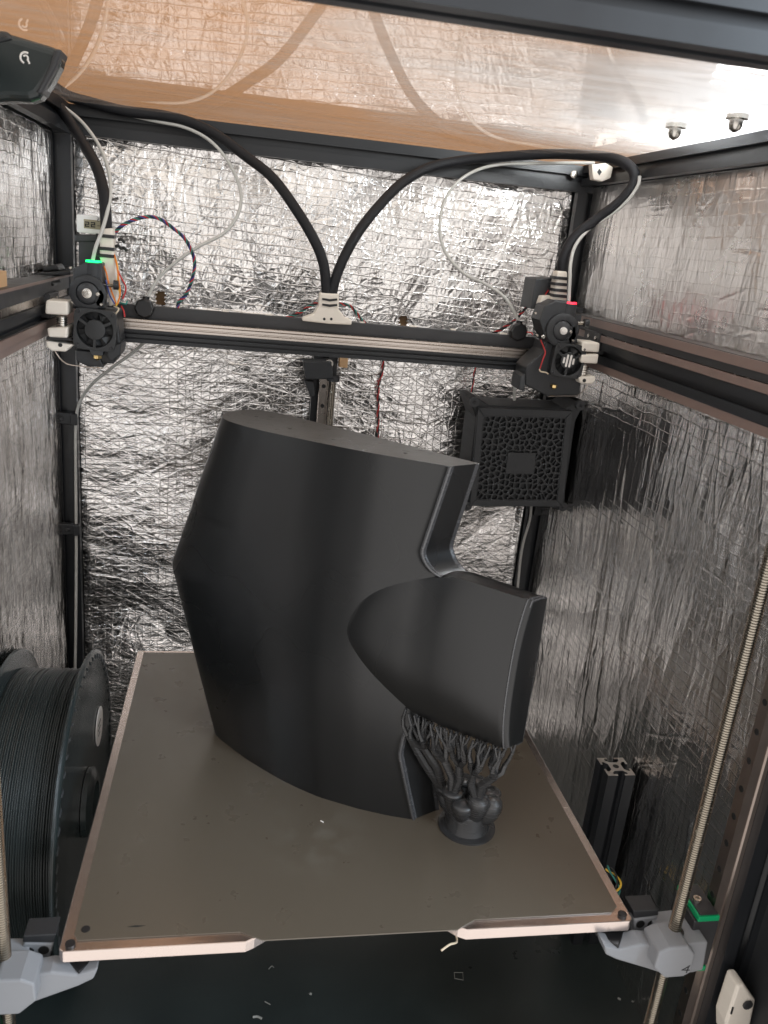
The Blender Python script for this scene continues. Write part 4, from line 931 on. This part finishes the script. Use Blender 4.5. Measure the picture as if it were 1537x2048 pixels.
gp = MB().prism(poly_at([(88, 200), (96, 206), (117, 240), (96, 232)], y=548), 'y', 548, 556).build("corner_tab", 'white_plastic'); tag(gp, "pale corner tab poking out behind the webcam", "tab")
bk = thing("corner_bracket", "cream printed corner bracket with a diamond hole at the top right", "bracket", (528, 552, 575))
MB().prism(poly_at([(1184, 329), (1212, 326), (1227, 334), (1222, 356), (1205, 363), (1187, 359), (1185, 345)], y=470), 'y', 470, 480).build("plate", 'white_plastic', bk, bevel=1)
MB().prism(poly_at([(1199, 337), (1204, 344), (1199, 351), (1195, 344)], y=469.8), 'y', 469.5, 470.2).build("diamond_hole", 'ink', bk)
q = at(1148, 349, y=561); bo = tag(MB().lathe([(0, 4.5), (2.5, 4.5), (3.2, 3.4), (3.2, 1.6), (1.4, 1.4)], (q[0], 562, q[2]), (0, -1, 0), 20).build("beam_bolt", 'bolt', None, smooth=True), "silver bolt head in the back beam left of the cream bracket", "bolt")
for i, (py, lab) in enumerate(((836, "black tube clip on the left back post, the upper one"), (1058, "black tube clip on the left back post, the lower one"))):
    c = at(120+i*13, py, y=556); t = thing("tube_clip", lab, "clip", tuple(c), "black clips holding the tube to the back left post")
    MB().box(-114, -86.5, 554, 561.8, c[2]-7.5, c[2]+7.5).build("body", 'black_plastic', t, bevel=1.5)
    screw_head(t, (c[0]+2, 553, c[2]), 2.6, 'dark_trim')
    MB().box(-94, -86, 550, 560, c[2]-7, c[2]+7).build("hook", 'black_plastic', t, bevel=1)
t = thing("tube_clip", "black tube clip with a screw under the filter box on the right post", "clip", tuple(at(1085, 1022, y=556)), "black clips holding the tube to the back left post")
c = at(1085, 1022, y=556); MB().box(c[0]-12, c[0]+12, 554, 561.8, c[2]-7, c[2]+7).build("body", 'black_plastic', t, bevel=1.5); screw_head(t, (c[0], 553, c[2]), 2.6, 'dark_trim')
t['group'] = "black clips holding tubes to the back posts"
for o in bpy.data.objects:
    if o.name.startswith("tube_clip"): o['group'] = "black clips holding tubes to the back posts"
mb_ = thing("motor_mount", "black motor mount on the left side rail behind the left toolhead", "mount", (-80, 480, 400))
MB().prism(poly_at([(78, 545), (145, 541), (145, 549), (78, 552)], y=480), 'y', 470, 520).build("shelf", 'black_plastic', mb_, bevel=1)
MB().prism(poly_at([(85, 535), (112, 528), (120, 541), (85, 545)], y=482), 'y', 482, 515).build("motor", 'black_plastic', mb_, bevel=2)
MB().prism(poly_at([(38, 556), (95, 553), (110, 572), (40, 572)], y=440), 'y', 440, 480).build("block", 'black_plastic', mb_, bevel=2)
tag(MB().box(-106, -92, 150, 300, 411, 424).build("wood_strip", 'wood'), "light wood strip on the left side rail at the picture edge", "wood strip")

# ------------------------------------------------------------------ right front z axis: rail, carriage, grey arm
zr2 = thing("linear_rail", "upright steel rail on the right front post with screw holes", "rail", (501, 6, ZB), "upright z rails")
MB().prism([(504.8, 0), (501.5, 0), (500.5, 1.4), (498.5, 1.4), (497.5, 0), (492, .6), (492, 11.4), (497.5, 12), (498.5, 10.6), (500.5, 10.6), (501.5, 12), (504.8, 12)], 'z', ZB+30, 420).build("rail_bar", 'rail_dark', zr2)
for z in range(-190, 410, 25): MB().cyl((492.05, 6, z), (491.7, 6, z), 2.6, n=12).build("rail_hole", 'ink', zr2)
def arm(label, mirror):
    """bed arm; the left one is the mirror image about the middle of the bed"""
    mx = (lambda x: 421-x) if mirror else (lambda x: x)
    dy = 6 if mirror else 0
    t = thing("bed_arm", label, "bed arm", (mx(430), 0, -45), "grey bed arms on the z screws")
    def pr(nm, px, y0, y1, m_='arm_grey', bevel=1.5, par=t, yp=None):
        pl = [(mx(a), b) for a, b in poly_at(px, y=yp if yp is not None else y0)]
        return MB().prism(pl, 'y', y0+dy, y1+dy).build(nm, m_, par, bevel=bevel)
    pr("beam", [(1209, 1892), (1240, 1899), (1284, 1889), (1331, 1893), (1331, 1950), (1295, 1938), (1234, 1920), (1212, 1910)], -16, -1)
    pr("nut_block", [(1318, 1907), (1342, 1896), (1379, 1893), (1391, 1909), (1384, 1945), (1367, 1954), (1331, 1957), (1309, 1937)], -28, -3)
    pr("side_block", [(1335, 1894), (1417, 1884), (1407, 1941), (1386, 1946), (1335, 1952)], -22, 12)
    s = pr("riser", [(1268, 1838), (1315, 1832), (1319, 1855), (1329, 1892), (1270, 1890)], 4, 12)
    for px in (1281, 1304):
        q = at(px, 1848, y=4); MB().cyl((mx(q[0]), 3.7+dy, q[2]), (mx(q[0]), 4.5+dy, q[2]), 3.6, n=18).build("bore", 'ink', s)
    pr("pad", [(1267, 1822), (1318, 1820), (1317, 1831), (1268, 1837)], 4, 20, 'black_plastic', bevel=0.8)
    bx = mx(407)
    zs = at(1240, 1899, y=-16)[2]-0.5
    MB().prism([(bx-13, -1+dy), (bx, -15.5+dy), (bx+11, -1+dy), (bx, 11+dy)], 'z', zs, zs+2.6).build("ball_seat", 'tie', t, bevel=.8)
    cr = MB().box(min(mx(470), mx(491.5)), max(mx(470), mx(491.5)), -10+dy, 22+dy, -45, 0).build("carriage", 'dark_trim', t, bevel=1)
    for z0, z1 in ((0.3, 5), (-50, -45.3)):
        MB().box(min(mx(472), mx(490)), max(mx(472), mx(490)), -11+dy, 23+dy, z0, z1).build("end_cap", 'green', cr, bevel=.6)
    MB().box(min(mx(473.5), mx(489)), max(mx(473.5), mx(489)), -9.5+dy, 21.5+dy, 5.05, 6.2).build("cap_plate", 'dark_trim', cr, bevel=.4)
    MB().lathe([(0, 3.2), (3, 3.2), (3, 1.6), (1, 1.4)], (mx(478), 4+dy, 6.2), (0, 0, 1), 14).build("bolt", 'bolt', cr, smooth=True)
    MB().lathe([(0, 7.5), (2, 7.5), (2, 5.6), (0, 5.6)], (mx(454), -10+dy, at(1345, 1862, y=-10)[2]-1), (0, 0, 1), 24, closed=True).build("nut_ring", 'tie', t, smooth=True)
    return t
ra = arm("grey printed bed arm at right gripping the screw, with green carriage caps", False)
la = arm("grey printed bed arm at the bottom left corner below the bed", True)
q0 = at(1372, 1938, y=-28.3)
for pts_ in ([(3, 3), (-3, -1), (3.5, -1.4)], [(2, 2), (1.4, -4)]):
    MB().tube([(q0[0]+a, -28.3, q0[2]+b) for a, b in pts_], .35, 5, smooth=0).build("pencil_mark", 'ink', ra)
st = thing("cut_extrusion", "short upright black extrusion stub with a bare cut top beside the bed", "extrusion", (500, 199, ZB))
cx_, cy_ = 503, 203; zt_ = -13
extrusion(MB(), 'z', ZB, zt_, cx_, cy_).build("stub", 'extrusion', st)
prof = [(a+cx_, b+cy_) for a, b in slot_profile(29.2)]; MB().prism(prof, 'z', zt_+.05, zt_+.5).build("cut_face", 'cut_alu', st)
MB().cyl((cx_, cy_, zt_+.55), (cx_, cy_, zt_+.7), 3.2, n=16).build("core_hole", 'ink', st)
lc = thing("latch_bracket", "cream bracket with a dark screw at the bottom right edge", "bracket", (480, 5, -95))
MB().prism(poly_at([(1452, 2046), (1476, 1972), (1490, 1970), (1512, 2002), (1500, 2060), (1452, 2080)], y=-30), 'y', -30, -14).build("plate", 'white_plastic', lc, bevel=2)
q = at(1496, 2010, y=-31); screw_head(lc, q, 4.2, 'dark_trim')
q = at(1466, 2022, y=-31); MB().box(q[0]-.6, q[0]+.6, -30.6, -29.8, q[2]-4, q[2]+3).build("slot", 'ink', lc)
for m_, yy in (('yellow', 0), ('teal', 4), ('red', 8)):
    pass
cw = twisted("green and dark wires bunched on the floor right of the bed", [(1215, 1735, 150), (1230, 1750, 140), (1238, 1770, 130), (1232, 1790, 125)], ('teal', 'yellow', 'blackw'), 1.0, 2.2, .25)

# ------------------------------------------------------------------ scraps on the floor
def scrap(label, pix, r=.7, closed=False, m_='scrap'):
    pts_ = [at(*p, z=ZB+.8) for p in pix]; 
    if closed: pts_.append(pts_[0])
    tag(MB().tube(pts_, r*.75, 6, smooth=0 if closed else 3).build("plastic_scrap", m_, None), label, "scrap", "plastic scraps on the black floor")
scrap("thin square outline of plastic lying on the black floor", [(909, 1945), (926, 1945), (927, 1960), (910, 1957)], .5, True)
scrap("round pale plastic dot on the floor below the bed's front edge", [(620, 1987), (624, 1988)], 1.6)
scrap("curled pale scrap on the floor under the left bed ear", [(538, 1938), (544, 1932), (548, 1935)], .7)
scrap("slanted pale sliver on the floor at the bottom", [(530, 2003), (541, 2009)], .7)
scrap("oval pale scrap on the floor at the bottom edge", [(506, 2034), (515, 2033), (524, 2037)], 1.5)
scrap("pale chip lying on the floor left of the right screw", [(1236, 1996), (1242, 1999)], 1.4)
scrap("curly pale strand on the floor near the right screw", [(1262, 1990), (1270, 1996), (1264, 2003), (1278, 2006), (1288, 2004)], .4)
